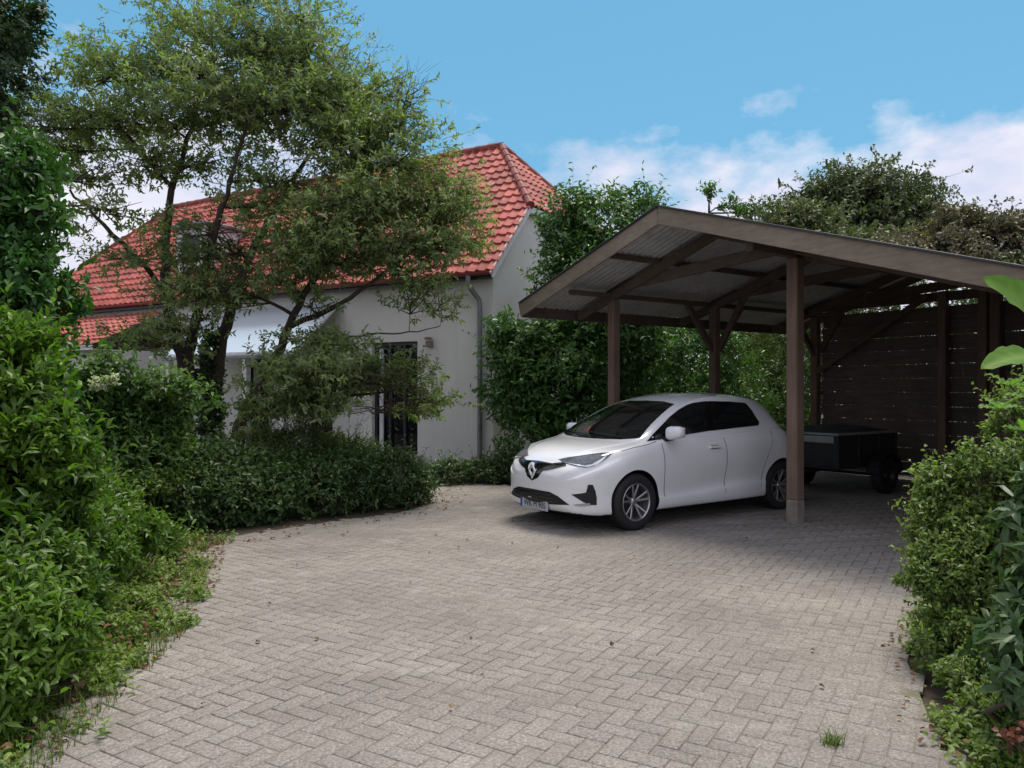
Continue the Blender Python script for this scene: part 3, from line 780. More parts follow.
# ridge and hip cap tiles
def caps_line(p0, p1, r=.10, step=.36):
    p0, p1 = Vector(p0), Vector(p1); L = (p1-p0).length; n = max(1, int(L/step)); d = (p1-p0)/n; m = MB()
    for i in range(n):
        a = p0+d*i; b = a+d*1.08
        m.tube([a, a+(b-a)*.1, b], [r*1.12, r*1.06, r*.92], 10)
    return m
rx0, rx1 = -HL-VO+hipIn+VO, -hipIn
m = caps_line((rx0, HD/2, RZ), (rx1, HD/2, RZ))
for xa, xb in ((rx1, VO), (rx0, -HL-VO)):
    for y in (hy0, HD-hy0):
        q = caps_line((xb, y, HZ), (xa, HD/2, RZ), .085); k = len(m.v); m.v += q.v; m.f += [[i+k for i in f] for f in q.f]; m.m += q.m
m.build('ridge_tiles', M_RIDGE, house, True)
# verge boards, eaves board, gutter, downpipe
for x in (VO-.03, -HL-VO+.03):
    m = MB()
    for ya, yb, s in ((EY, hy0, 1), (HD-EY, HD-hy0, -1)):
        m.beam((x, ya, EZ-.09), (x, yb, HZ-.09), .03, .15)
    m.beam((x, hy0, HZ-.08), (x, HD-hy0, HZ-.08), .03, .14)
    m.build('verge_board', M_WHITETRIM, house)
m = MB(); m.box((-HL/2, EY+.05, EZ-.085), (HL+.2, .025, .12)); m.box((-HL/2, EY/2+.03, EZ-.10), (HL, -EY-.03, .02)); m.build('eaves_board', M_FRAMEDK, house)
def gutter(m, p0, p1, r=.065):
    p0, p1 = Vector(p0), Vector(p1); k = len(m.v); n = 8
    for p in (p0, p1):
        for rr in (r, r-.006):
            for i in range(n+1):
                a = math.pi+math.pi*i/n; m.v.append((p.x, p.y+rr*math.cos(a), p.z+rr*math.sin(a)))
    N = n+1
    for i in range(n):
        for o in (0, N): m.f.append([k+o+i, k+o+i+1, k+2*N+o+i+1, k+2*N+o+i]); m.m.append(0)
    m.f.append([k, k+N, k+3*N, k+2*N]); m.m.append(0); m.f.append([k+n, k+N+n, k+3*N+n, k+2*N+n]); m.m.append(0)
m = MB(); gutter(m, (-HL-VO, EY-.06, EZ-.02), (VO, EY-.06, EZ-.02))
m.build('gutter', plain('gutter_red', (.22, .045, .04), .5), house)
m = MB(); m.tube([(-.36, EY-.06, EZ-.07), (-.36, EY-.06, EZ-.20), (-.34, EY+.0, EZ-.32), (-.28, -.08, EZ-.52), (-.27, -.07, EZ-.65), (-.27, -.07, .05)], .05, 12)
for z in (.6, 1.9, 3.0): m.tube([(-.27, -.07, z), (-.27, -.07, z+.03)], .058, 12)
m.build('downpipe', M_ZINC, house, True)
# white dormer on the long slope
m = MB(); m.box((-9.55, .95, 5.25), (1.2, 1.3, 1.15), bev=.01); dm = m.build('dormer', M_WHITETRIM, house)
m = MB(); m.box((-9.55, .93, 5.87), (1.45, 1.6, .08), bev=.01); m.build('dormer_roof', M_ZINC, dm)
MB().box((-9.55, .292, 5.25), (.7, .02, .7)).build('dormer_pane', M_PANE, dm)
# lean-to tiled porch further along
m = MB(); holes_wall(m, -15.9, -10.1, -.2, 2.55, -1.9, -1.65, [(-15.2, -14.2, .9, 2.0), (-12.6, -11.2, .9, 2.0)]); m.box((-10.25, -.82, 1.2), (.25, 1.62, 2.7)); m.box((-15.78, -.82, 1.2), (.25, 1.62, 2.7))
po = m.build('porch', M_WALL, house)
for x in (-14.7, -11.9): MB().box((x, -1.72, 1.45), (1.3, .05, 1.08)).build('porch_window', M_FRAMEDK, po)
tiled('porch_roof', (-16.1, -2.15, 2.62), (1, 0, 0), (0, 1.9, .95), 6.2, 2.1, lambda s, t: True, parent=po)
MB().box((-13.0, -2.14, 2.57), (6.2, .03, .12)).build('porch_board', M_WHITETRIM, po)
# pale glass canopy over the entrance
cx0, cx1 = -8.3, -4.05; cy1, cz1 = -1.32, 2.38; cz0 = 3.50
m = MB(); u_ = Vector((0, -cy1, cz0-cz1)).normalized()
cpy = None
m.beam(((cx0+cx1)/2, cy1, cz1), ((cx0+cx1)/2, -.01, cz0), cx1-cx0, .02, .002); cn = m.build('entrance_canopy', M_CANOPY, house)
m = MB(); n = 6
for i in range(n+1):
    x = cx0+(cx1-cx0)*i/n; m.beam((x, cy1, cz1-.04), (x, -.02, cz0-.04), .05, .06)
m.box(((cx0+cx1)/2, cy1, cz1-.06), (cx1-cx0+.06, .07, .10), bev=.004); m.build('canopy_frame', M_WHITETRIM, cn)
MB().box(((cx0+cx1)/2, cy1-.06, cz1-.10), (cx1-cx0+.08, .05, .07), bev=.004).build('canopy_gutter', M_ZINC, cn)
for x in (cx0+.1, -5.55, cx1-.35): MB().box((x, cy1+.03, (cz1-.11)/2), (.13, .13, cz1-.11), bev=.006).build('canopy_post', M_WHITETRIM, cn)

# ---------------------------------------------------------------- the carport
P0 = Vector((3.38, 9.19, 0))                         # foot of the front middle post
def cp(s, t, z=0): return P0 - D*s - GV*t + Vector((0, 0, z))   # s back from the front posts, t to the left of the middle row
TR, ZRI, KR = 1.14, 3.83, .315
TL, TRR = 4.07, -3.35; SF, SB = -1.10, 5.75
def zr(t): return ZRI-KR*abs(t-TR)
cpo = empty('carport', P0); tag(cpo, 'dark timber carport with shallow gable roof and wide fascia boards', 'carport')
def cb(m): # beams are given in world space and moved to the carport's own
    m.v = [(v[0]-P0.x, v[1]-P0.y, v[2]) for v in m.v]; return m
def cbuild(m, name, mat, parent=cpo, smooth=False): return cb(m).build(name, mat, parent, smooth)
def sheet(t0, t1):
    n = int((SB-SF)/.11*6); V = []; Fc = []
    for i in range(n+1):
        s = SF+.01+(SB-SF-.02)*i/n; w_ = .016*math.cos(2*math.pi*i/6)
        for t in (t0, (t0+t1)/2, t1):
            for o in (0, .006): V.append(tuple(cp(s, t, zr(t)-.045+w_+o)-P0))
    for i in range(n):
        a = i*6; b = a+6
        for q in (0, 2):
            Fc.append([a+q, b+q, b+q+2, a+q+2]); Fc.append([a+q+1, a+q+3, b+q+3, b+q+1])
        Fc.append([a, a+1, b+1, b]); Fc.append([a+4, b+4, b+5, a+5])
    me = bpy.data.meshes.new('roof_sheet'); me.from_pydata(V, [], Fc); me.polygons.foreach_set('use_smooth', [True]*len(Fc)); me.set_sharp_from_angle(angle=R(50))
    link_mesh('roof_sheet', me, M_SHEET, cpo)
sheet(TR, TL); sheet(TRR, TR)
FW = .205
for s in (SF-.02, SB+.02):
    for ta, tb in ((TR, TL+.02), (TR, TRR-.02)):
        m = MB(); m.beam(cp(s, ta, zr(ta)-FW/2+.0), cp(s, tb, zr(tb)-FW/2), .035, FW, .004); cbuild(m, 'fascia', M_FASCIA)
        m = MB(); m.beam(cp(s-.01, ta, zr(ta)+.012), cp(s-.01, tb, zr(tb)+.012), .075, .022, .003); cbuild(m, 'roof_edging', M_FRAMEDK)
for t in (TL, TRR):
    m = MB(); m.beam(cp(SF, t, zr(t)-.13), cp(SB, t, zr(t)-.13), .03, .17, .004); cbuild(m, 'eaves_board', M_BEAM)
# plates along the post rows, purlins, ties, rafters, struts
ROWS = ((3.19, 2.98), (0.0, 3.15), (-2.75, 2.30))
for t, z in ROWS:
    m = MB(); zt_ = zr(t)-.14; m.beam(cp(-.85, t, (z+zt_)/2), cp(SB-.15, t, (z+zt_)/2), .11, zt_-z, .006); cbuild(m, 'plate_beam', M_BEAM)
for t in (2.2, 1.14, -.9, -1.9):
    m = MB(); m.beam(cp(SF+.01, t, zr(t)-.10), cp(SB-.01, t, zr(t)-.10), .06, .07, .004); cbuild(m, 'purlin', M_BEAM)
SR = (-.06, 2.3, 4.9)
for s in SR:
    for ta, tb in ((TR, 3.95), (TR, -3.2)):
        m = MB(); m.beam(cp(s, ta, zr(ta)-.20), cp(s, tb, zr(tb)-.20), .07, .13, .005); cbuild(m, 'rafter', M_BEAM)
    m = MB(); m.beam(cp(s+.09, 3.35, 3.13), cp(s+.09, -2.6, 3.13) if False else cp(s+.09, .0, 3.32), .06, .15, .005); cbuild(m, 'tie_beam', M_BEAM)
    m = MB(); m.beam(cp(s+.16, .15, 3.24), cp(s+.16, -2.75, 2.55), .06, .14, .005); cbuild(m, 'tie_beam', M_BEAM)
for s in (0, 2.3, 4.9 if False else 5.18):
    for t, z in ROWS[:2]:
        if t == 0 and s > 0 and s < 5: continue
        post = MB(); w_ = .15 if t == 0 else .14
        foot = t == 0 and s == 0
        post.beam(cp(s, t, .27 if foot else .03), cp(s, t, z), w_, w_, .012, up=(GV.x, GV.y, 0)); pm = cbuild(post, 'post', M_POST)
        if foot:
            q = MB(); q.beam(cp(s, t, -.02), cp(s, t, .27), w_+.004, w_+.004, .012, up=(GV.x, GV.y, 0)); cbuild(q, 'post_base', M_GREYFOOT, pm)
    # knee braces, along the row and across
    for t, z in ROWS[:2]:
        if t == 0 or s < 1: continue
        for e in (-1, 1):
            if e > 0 and s > 5: continue
            m = MB(); m.beam(cp(s+e*.04, t, z-.75), cp(s+e*.68, t, z+.02), .07, .10, .004); cbuild(m, 'brace', M_BEAM)
        m = MB(); m.beam(cp(s+.08, t-.04, z-.7), cp(s+.08, t-.62, z+.22), .07, .10, .004); cbuild(m, 'brace', M_BEAM)
for t in (-2.75,):
    for s in (0, 2.6, 5.18):
        m = MB(); m.beam(cp(s, t, .0), cp(s, t, 2.30), .14, .14, .01, up=(GV.x, GV.y, 0)); cbuild(m, 'post', M_POST)
# middle strut beams meeting the back wall, and posts on the wall
for t in (.77, 0.15, -1.3):
    m = MB(); m.beam(cp(5.10, t, 0), cp(5.10, t, min(3.2, zr(t)-.2)), .13, .13, .01, up=(GV.x, GV.y, 0)); cbuild(m, 'post', M_POST)
m = MB(); m.beam(cp(5.06, 3.1, 1.9), cp(5.06, 1.0, 3.15), .06, .10, .004); cbuild(m, 'brace', M_BEAM)
m = MB(); m.beam(cp(5.16, 3.19, 3.12), cp(5.16, -2.7, 2.52) if False else cp(5.16, -.4, 3.12), .07, .15, .004); cbuild(m, 'tie_beam', M_BEAM)
# board wall across the back and down the right side: overlapping boards, one mesh each run
def boards(m, s0, t0, s1, t1, z0, ztop_fn, step=.242, lean=.036):
    a, b = cp(s0, t0), cp(s1, t1); L = (b-a).length; d = (b-a)/L; nrm = Vector((-d.y, d.x, 0))
    rnd = random.Random(5); z = z0
    while z < 3.6:
        x = 0.0
        while x < L-.05:
            l = min(rnd.uniform(1.5, 2.6), L-x)
            xm = x+l/2; zt_ = ztop_fn(xm/L)
            if z+step < zt_:
                p0 = a+d*(x+.004); p1 = a+d*(x+l-.004); o = rnd.uniform(-.004, .004)+(.016 if int(round(z/step)) % 2 else -.006); sag = rnd.uniform(-.005, .005)
                h = step*.962; k = len(m.v)
                for p, dz in ((p0, 0), (p1, sag)):
                    for oo, zz in ((lean+o, z), (lean+.02+o, z), (-.004+o+.018, z+h), (-.004+o, z+h)):
                        q = p+nrm*oo; m.v.append((q.x, q.y, zz+dz))
                for f in ([0, 1, 5, 4], [1, 2, 6, 5], [2, 3, 7, 6], [3, 0, 4, 7], [0, 3, 2, 1], [4, 5, 6, 7]): m.f.append([k+i for i in f]); m.m.append(0)
            x += l
        z += step
m = MB(); boards(m, 5.28, 3.12, 5.28, -2.8, .08, lambda q: min(3.05, zr(3.12-q*5.92)-.12)); cbuild(m, 'board_wall', M_BOARD)
m = MB(); boards(m, 5.2, -2.87, .3, -2.87, .08, lambda q: 2.42); cbuild(m, 'board_wall', M_BOARD)
# small pale downpipe and rail beside the back corner
m = MB(); m.tube([cp(5.45, 3.55, 2.55), cp(5.43, 3.4, 2.45), cp(5.42, 3.33, 2.3), cp(5.42, 3.33, 0)], .035, 10); cbuild(m, 'downpipe', plain('pipe_pale', (.33, .38, .35), .5), cpo, True)

# ---------------------------------------------------------------- the trailer under the carport
T0 = G(837, 498); trz = math.atan2(-D.y, -D.x)       # near corner of the bed; x runs away along its side, y to its left
tr = empty('box_trailer', T0, trz); tag(tr, 'dark low box trailer with tarpaulin standing before the board wall', 'trailer')
M_TBOX = plain('trailer_panel', (.018, .02, .022), .5, var=.3, coat=.1); M_TTOP = plain('trailer_rim', (.30, .33, .31), .5, metal=.4); M_TARP = plain('tarpaulin', (.035, .04, .036), .75, bmp=.4, bscale=25)
TLn, TWd, TB, TT = 1.60, 1.12, .40, .90
m = MB(); m.box((TLn/2, TWd/2, TB+.03), (TLn, TWd, .05), bev=.004)
m.box((TLn/2, .015, (TB+TT)/2+.03), (TLn, .03, TT-TB-.05), bev=.004); m.box((TLn/2, TWd-.015, (TB+TT)/2+.03), (TLn, .03, TT-TB-.05), bev=.004)
m.box((.015, TWd/2, (TB+TT)/2+.03), (.03, TWd-.064, TT-TB-.05), bev=.004); m.box((TLn-.015, TWd/2, (TB+TT)/2+.03), (.03, TWd-.064, TT-TB-.05), bev=.004)
for x in (.02, .55, 1.1, TLn-.02): m.box((x, -.012, (TB+TT)/2+.02), (.04, .022, TT-TB-.02), bev=.003)
m.build('bed', M_TBOX, tr)
m = MB()
for y in (0.0, TWd): m.box((TLn/2, y, TT+.02), (TLn+.04, .05, .035), bev=.006)
for x in (0.0, TLn): m.box((x, TWd/2, TT+.02), (.05, TWd-.06, .035), bev=.006)
m.box((-.008, TWd/2, TT-.06), (.018, TWd-.1, .10), bev=.003); m.build('bed_rim', M_TTOP, tr)
n = 16; V = []; Fc = []
for i in range(n+1):
    for j in range(n+1):
        x = .03+(TLn-.06)*i/n; y = .03+(TWd-.06)*j/n
        V.append((x, y, TT+.03+.10*math.sin(math.pi*i/n)**.5*math.sin(math.pi*j/n)**.5+.012*noise.noise(Vector((x*4, y*4, 1)))))
for i in range(n):
    for j in range(n): a = i*(n+1)+j; Fc.append([a, a+n+1, a+n+2, a+1])
me = bpy.data.meshes.new('tarpaulin'); me.from_pydata(V, [], Fc); me.polygons.foreach_set('use_smooth', [True]*len(Fc)); link_mesh('tarpaulin', me, M_TARP, tr)
for y, s in ((-.14, -1), (TWd+.14, 1)):
    w_ = empty('wheel', (1.02, y, .275)); w_.parent = tr
    m = MB(); m.lathe([(.16, -.07), (.20, -.08), (.25, -.078), (.272, -.06), (.275, 0), (.272, .06), (.25, .078), (.20, .08), (.16, .07)], 36, 'Y', closed=True); m.build('tyre', M_RUBBER, w_, True)
    m = MB(); m.lathe([(0, s*.045), (.05, s*.045), (.07, s*.02), (.12, s*.015), (.162, s*.06), (.166, s*.072)], 28, 'Y'); m.build('rim', M_ALLOYDK, w_, True)
    V = []; Fc = []
    for i in range(13):     # mudguard
        a = R(8+164*i/12)
        for yy, rr in ((-.10, .30), (.10, .30), (.10, .325), (-.10, .325)): V.append((1.02+rr*math.cos(a)*1.08, y+yy, .275+rr*math.sin(a)*1.12))
    for i in range(12):
        for j in range(4): Fc.append([i*4+j, i*4+(j+1) % 4, i*4+4+(j+1) % 4, i*4+4+j])
    Fc += [[0, 1, 2, 3], [51, 50, 49, 48]]
    me = bpy.data.meshes.new('mudguard'); me.from_pydata(V, [], Fc); link_mesh('mudguard', me, M_BLACKPL, tr)
m = MB(); m.tube([(1.02, -.1, .275), (1.02, TWd+.1, .275)], .025, 10); m.box((.7, TWd/2, .35), (3.0, .07, .06)); m.tube([(-.8, TWd/2, .36), (-1.0, TWd/2, .37)], .04, 10); m.box((-.55, TWd/2, .25), (.06, .06, .4)); m.build('chassis', M_ALLOYDK, tr)
# tail board lamps on the far end
for y in (.12, TWd-.12): MB().box((TLn+.012, y, .5), (.03, .18, .08), bev=.006).build('tail_lamp', M_REDLAMP, tr)
# ---------------------------------------------------------------- plants
def tree(name, label, cat, limbs, clumps, ntw, leafm, barkm, ll, lw, k=7, twl=.2, sub=10, group=None, droop=.15, gap=None, flat=1.0, base=None, spread=55, up=.5, twr=.0028, subr=.010):
    """limbs: lists of (point, radius); every clump is reached by a bough from the nearest limb, forked into sprays that carry the leaves"""
    b0 = Vector(limbs[0][0][0]) if base is None else Vector(base); e = empty(name, b0); tag(e, label, cat, group); off = np.array(b0)
    V, Fc = [], []; nodes = []
    for L in limbs:
        # smooth the limb
        pts = [Vector(p) for p, r in L]; rad = [r for p, r in L]; sp, sr = [], []
        for i in range(len(pts)-1):
            p0, p1, p2, p3 = pts[max(i-1, 0)], pts[i], pts[i+1], pts[min(i+2, len(pts)-1)]
            for j in range(4):
                t = j/4; q = .5*((2*p1)+(p2-p0)*t+(2*p0-5*p1+4*p2-p3)*t*t+(3*p1-p0-3*p2+p3)*t**3)
                q += Vector(rng.normal(0, .014, 3)); sp.append(q); sr.append(rad[i]*(1-t)+rad[i+1]*t)
        sp.append(pts[-1]); sr.append(rad[-1])
        tube_np(V, Fc, [p-b0 for p in sp], [r*(1+rng.normal(0, .05)) for r in sr], 10)
        nodes += [(np.array(p), r) for p, r in zip(sp, sr) if p.z > b0.z+.9]
    NP = np.array([n[0] for n in nodes]); NR = np.array([n[1] for n in nodes])
    vol = np.array([c[1][0]*c[1][1]*c[1][2] for c in clumps])**(.62)*np.array([c[2] for c in clumps]); per = (vol/vol.sum()*ntw).astype(int)
    A, Dd, B = [], [], []
    for (c, r, wt), n in zip(clumps, per):
        c = np.array(c); r = np.array(r)
        dist = np.linalg.norm(NP-c, axis=1) + np.maximum(0, NP[:, 2]-c[2])*1.2
        i = int(np.argmin(dist)); s0 = NP[i]; r0 = min(NR[i]*.6, .03)
        mid = (s0+c)/2 + rng.normal(0, .08, 3); mid[2] += .12*np.linalg.norm(c-s0)*.5
        bough = []
        for t in np.linspace(0, 1, 7): bough.append((1-t)**2*s0+2*t*(1-t)*mid+t*t*c)
        tube_np(V, Fc, [p-off for p in bough], list(np.linspace(r0, max(r0*.35, .006), 7)), 6)
        ns = max(3, int(sub*(r.prod()**(1/3)/.5)))
        ends = []
        for j in range(ns):
            u = rng.normal(size=3); u[2] = u[2]*.6+.15; u /= np.linalg.norm(u); en = c+u*r*rng.uniform(.75, 1.05)
            st = bough[rng.integers(2, 7)]; md = (st+en)/2+rng.normal(0, .05, 3); md[2] -= .03
            tube_np(V, Fc, [st-off, md-off, en-off], [subr, subr*.6, .003], 4); ends.append((st, md, en))
        m = max(1, n//ns)
        for st, md, en in ends:
            t = rng.uniform(.25, 1.0, m)[:, None]
            p = (1-t)**2*st+2*t*(1-t)*md+t*t*en
            jit = rng.normal(0, .25, (m, 3))*r*np.array([1, 1, flat]); p = p+jit
            d = unit((en-st)[None]*1.1/np.linalg.norm(en-st)+rng.normal(0, .6, (m, 3))*np.array([1, 1, .6])+np.array([0, 0, .12]))
            A.append(p); Dd.append(d); B.append(np.full(m, rng.uniform(0, 1)))
            twigs_mb(V, Fc, p-off-jit*.35, p-off+d*twl*.9, twr)
    A = np.concatenate(A); Dd = np.concatenate(Dd); B = np.concatenate(B)
    if gap is not None:
        ok = npn(A, .9, 2) > gap; A, Dd, B = A[ok], Dd[ok], B[ok]
    tl = twl*rng.uniform(.6, 1.3, len(A))
    me = leaves_mesh('crown', A-off, Dd, tl, k, ll, lw, spread, droop, up, attr_bias=B)
    link_mesh('crown', me, leafm, e)
    link_mesh('trunk', fast_mesh('trunk', np.concatenate(V), np.concatenate(Fc), smooth=True), barkm, e)
    return e
def LP(*a): return [(P(x, y, Y), r) for x, y, Y, r in a]
Z0 = CH
# the many-stemmed garden tree
limbs = [
 LP((189, 491, 12.0, .15), (188, 440, 12.0, .135), (187, 395, 12.0, .13), (185, 360, 12.0, .125), (172, 325, 12.05, .10), (167, 285, 12.1, .085), (166, 240, 12.2, .07), (172, 190, 12.3, .05), (185, 150, 12.3, .04), (200, 100, 12.4, .028), (215, 60, 12.5, .018)),
 LP((186, 362, 12.0, .10), (196, 320, 11.9, .075), (205, 270, 11.7, .06), (218, 220, 11.5, .045), (235, 170, 11.4, .03), (250, 110, 11.3, .02)),
 LP((211, 492, 12.3, .15), (212, 440, 12.3, .13), (213, 390, 12.3, .115), (220, 350, 12.3, .10), (233, 300, 12.4, .08), (255, 245, 12.6, .06), (285, 195, 12.8, .045), (320, 140, 13.0, .03), (350, 100, 13.2, .02)),
 LP((222, 492, 11.8, .13), (234, 450, 11.8, .12), (243, 420, 11.8, .10), (256, 395, 11.8, .085), (272, 365, 11.7, .075), (290, 325, 11.5, .06), (310, 285, 11.4, .05), (340, 240, 11.3, .038), (375, 190, 11.2, .025), (400, 130, 11.2, .015)),
 LP((290, 325, 11.5, .045), (325, 312, 11.3, .038), (360, 290, 11.1, .03), (400, 262, 11.0, .022), (440, 230, 11.0, .014)),
 LP((243, 420, 11.8, .055), (262, 407, 11.6, .045), (290, 404, 11.2, .035), (330, 398, 10.9, .025), (385, 392, 10.7, .014)),
 LP((330, 336, 11.3, .016), (370, 335, 11.1, .013), (410, 332, 11.0, .010), (440, 326, 10.9, .006)),
 LP((170, 300, 12.0, .05), (140, 262, 11.7, .04), (105, 225, 11.4, .03), (70, 190, 11.2, .018)),
 LP((172, 190, 12.3, .035), (140, 150, 12.3, .028), (105, 110, 12.3, .02), (80, 80, 12.3, .012)),
]
def big(l, f): return [(c, tuple(q*f for q in r), w) for c, r, w in l]
cl = [
 pl(250, 48, 12.4, 62, 34, w=1.1), pl(190, 22, 12.6, 40, 26), pl(300, 55, 12.2, 55, 34), pl(130, 70, 12.5, 48, 24), pl(350, 95, 12.0, 45, 32),
 pl(398, 115, 11.5, 28, 34), pl(410, 95, 11.3, 15, 22, w=1.4), pl(240, 105, 11.8, 65, 30, w=1.2), pl(160, 115, 12.1, 55, 24, w=1.1), pl(85, 118, 12.3, 55, 26),
 pl(330, 145, 11.6, 55, 30), pl(395, 165, 11.3, 45, 32, w=1.1), pl(432, 205, 11.0, 34, 26, w=1.1), pl(455, 215, 10.9, 26, 34, w=.9), pl(300, 185, 11.8, 55, 22, w=.7),
 pl(360, 215, 11.2, 52, 26, w=1.1), pl(422, 243, 10.9, 42, 18), pl(205, 165, 12.0, 45, 20, w=.55), pl(150, 160, 12.0, 34, 20, w=.6), pl(75, 175, 12.2, 45, 24, w=.5),
 pl(112, 215, 11.8, 36, 16, w=.5), pl(240, 250, 11.3, 48, 26, w=1.15), pl(296, 245, 11.4, 40, 24), pl(190, 290, 11.4, 38, 22, w=.9), pl(335, 262, 11.0, 38, 18, w=.8),
 pl(270, 210, 11.8, 40, 18, w=.7), pl(130, 258, 11.5, 40, 14, w=.5), pl(225, 290, 11.0, 40, 18, w=.9), pl(200, 318, 11.3, 20, 8, w=.3),
 pl(250, 8, 12.4, 40, 14, w=.8), pl(300, 18, 12.4, 34, 16, w=.7), pl(60, 150, 12.4, 30, 12, w=.4), pl(25, 215, 12.0, 40, 34, w=.5), pl(30, 130, 12.2, 44, 34, w=.8),
 pl(150, 345, 11.0, 40, 12, w=.4), pl(110, 340, 11.2, 30, 12, w=.35),
 pl(330, 235, 11.2, 50, 20, w=.9), pl(270, 275, 11.2, 50, 18, w=.9), pl(385, 200, 11.0, 50, 22), pl(210, 235, 11.6, 40, 18, w=.8), pl(355, 255, 10.9, 50, 20, w=.9), pl(175, 330, 11.2, 40, 12, w=.5), pl(300, 110, 12, 60, 30), pl(200, 70, 12.4, 60, 30), pl(370, 130, 11.6, 40, 30), pl(445, 250, 10.8, 26, 12, w=.6), pl(415, 270, 10.8, 30, 10, w=.5),
 # low spray towards the drive
 pl(290, 372, 10.9, 46, 20, w=1.87), pl(340, 372, 10.6, 44, 20, w=2.04), pl(392, 385, 10.4, 38, 20, w=2.04), pl(425, 408, 10.4, 22, 14, w=1.53), pl(330, 405, 10.7, 44, 16, w=1.70), pl(385, 413, 10.4, 34, 12, w=1.53), pl(275, 405, 11.0, 26, 16, w=1.36), pl(320, 345, 10.9, 30, 12, w=1.36),
 pl(310, 300, 11.2, 22, 10, w=.4), pl(405, 288, 10.9, 32, 10, w=.8), pl(440, 305, 10.8, 18, 14, w=.8),
]
tree('garden_tree', 'large many-stemmed garden tree with layered feathery crown before the house', 'tree', limbs, big(cl, 1.3), 14500, L_TREE, M_BARK, .088, .034, k=8, twl=.2, sub=15, droop=.3, flat=.8, gap=-.31, subr=.012)
# ivy that clothes the middle stem
iv = []
for i in range(14):
    t = i/13; iv.append((tuple(P(211+2*math.sin(i*2.1), 488-t*150, 12.28)), (.20-.06*t, .20-.06*t, .16), 1))
shrub('ivy', 'dark ivy wrapped round the middle stem of the garden tree', 'ivy', iv, 1500, L_TREEDK, M_TWIG, .06, .05, k=4, twl=.06, root=P(211, 492, 12.3), shell=.6, stems=2)

# tree reaching in at the upper left
limbs = [[((-7.6, 8.8, -.05), .16), ((-7.5, 8.8, 2.0), .13), ((-7.0, 8.7, 3.6), .10), ((-6.2, 8.6, 4.8), .06), ((-5.5, 8.5, 5.6), .03)], [((-7.1, 8.7, 3.4), .07), ((-6.5, 8.5, 4.0), .05), ((-5.9, 8.4, 4.5), .02)]]
tree('overhanging_tree', 'dark tree reaching in over the hedge from the left edge', 'tree', limbs, [pl(5, 30, 8.5, 38, 42), pl(-30, 100, 8.5, 55, 45), pl(10, 110, 8.5, 26, 30, w=.8), pl(-60, 20, 8.6, 60, 60), pl(25, 75, 8.4, 24, 16, w=.6), pl(-50, 180, 8.6, 55, 40), pl(28, 22, 8.4, 18, 20, w=.7)], 2600, L_TREEDK, M_BARKDK, .07, .03, k=8, twl=.16, sub=9)

# hedge on the left: three different shrubs, the nearest bright
shrub('tall_shrub', 'tall deep green shrub standing highest in the left hedge', 'shrub',
      [pl(0, 230, 6.4, 46, 75), pl(22, 300, 6.2, 34, 45), pl(-30, 330, 6.4, 80, 90), pl(15, 180, 6.5, 30, 32), pl(-40, 220, 6.6, 50, 70), pl(-20, 430, 6.4, 80, 110), pl(44, 262, 6.2, 16, 18), pl(40, 215, 6.3, 12, 14, w=.7)],
      5200, L_DEEP, M_BARKDK, .095, .038, k=8, twl=.17, up=.35, droop=-.1, root=(-4.0, 6.3, 0), gap=-.26, gfreq=2.6)
shrub('bright_shrub', 'bright green leafy shrub bulging over the left edge of the drive', 'shrub',
      [pl(2, 395, 4.6, 36, 42), pl(36, 445, 4.6, 34, 36), pl(0, 470, 4.5, 56, 55), pl(48, 495, 4.6, 26, 32), pl(-50, 420, 4.6, 66, 84), pl(8, 560, 4.4, 46, 50), pl(-50, 560, 4.5, 70, 84), pl(66, 462, 4.6, 16, 13), pl(16, 350, 4.8, 24, 16), pl(58, 480, 4.6, 22, 12)],
      5600, L_BRIGHT, M_TWIG, .078, .029, k=9, twl=.13, up=.6, droop=-.2, rosette=False, spread=50, root=(-2.95, 4.6, 0), shell=.6, gap=-.30, gfreq=3.4)
shrub('low_shrub', 'dark low shrub spilling under the bright shrub beside the paving', 'shrub',
      [pl(5, 620, 3.85, 44, 46), pl(-50, 640, 3.9, 70, 80), pl(35, 580, 4.2, 34, 32), pl(70, 550, 4.7, 30, 24), pl(-25, 690, 3.5, 44, 44), pl(100, 530, 5.6, 26, 18), pl(128, 533, 6.4, 24, 16), pl(152, 540, 7.2, 20, 10), pl(100, 560, 5.4, 22, 16), pl(60, 600, 4.4, 26, 24), pl(66, 640, 4.0, 16, 20), pl(90, 508, 6.0, 34, 20), pl(20, 640, 3.7, 34, 34), pl(40, 610, 4.2, 30, 26)],
      5600, L_BRIGHT, M_TWIG, .065, .024, k=8, twl=.11, up=.4, droop=0, root=(-2.85, 4.0, 0))
shrub('leafy_shrub', 'mid green shrub left of the tree trunk under the porch', 'shrub',
      [pl(120, 430, 8.8, 40, 32), pl(150, 418, 8.9, 30, 18), pl(135, 392, 8.7, 22, 8, w=.7), pl(165, 385, 8.6, 26, 6, w=.7), pl(190, 396, 8.6, 20, 5, w=.6), pl(100, 378, 8.6, 16, 12, w=.6), pl(118, 366, 8.6, 8, 10, w=.5), pl(90, 450, 8.6, 40, 40), pl(130, 465, 8.7, 52, 44), pl(158, 440, 9.0, 18, 22), pl(95, 400, 8.7, 26, 20), pl(176, 398, 9.0, 12, 8)],
      3300, L_MID, M_TWIG, .085, .038, k=7, twl=.15, up=.6, droop=.1)
fl = [pl(100, 384, 8.3, 9, 5), pl(112, 380, 8.3, 5, 4)]
shrub('flower_panicle', 'cream flower heads over the mid green shrub', 'flowers', fl, 90, L_FLOWER, M_TWIG, .025, .022, k=6, twl=.04, root=P(104, 400, 8.35), stems=0, parts=('petals', 'stalk'))
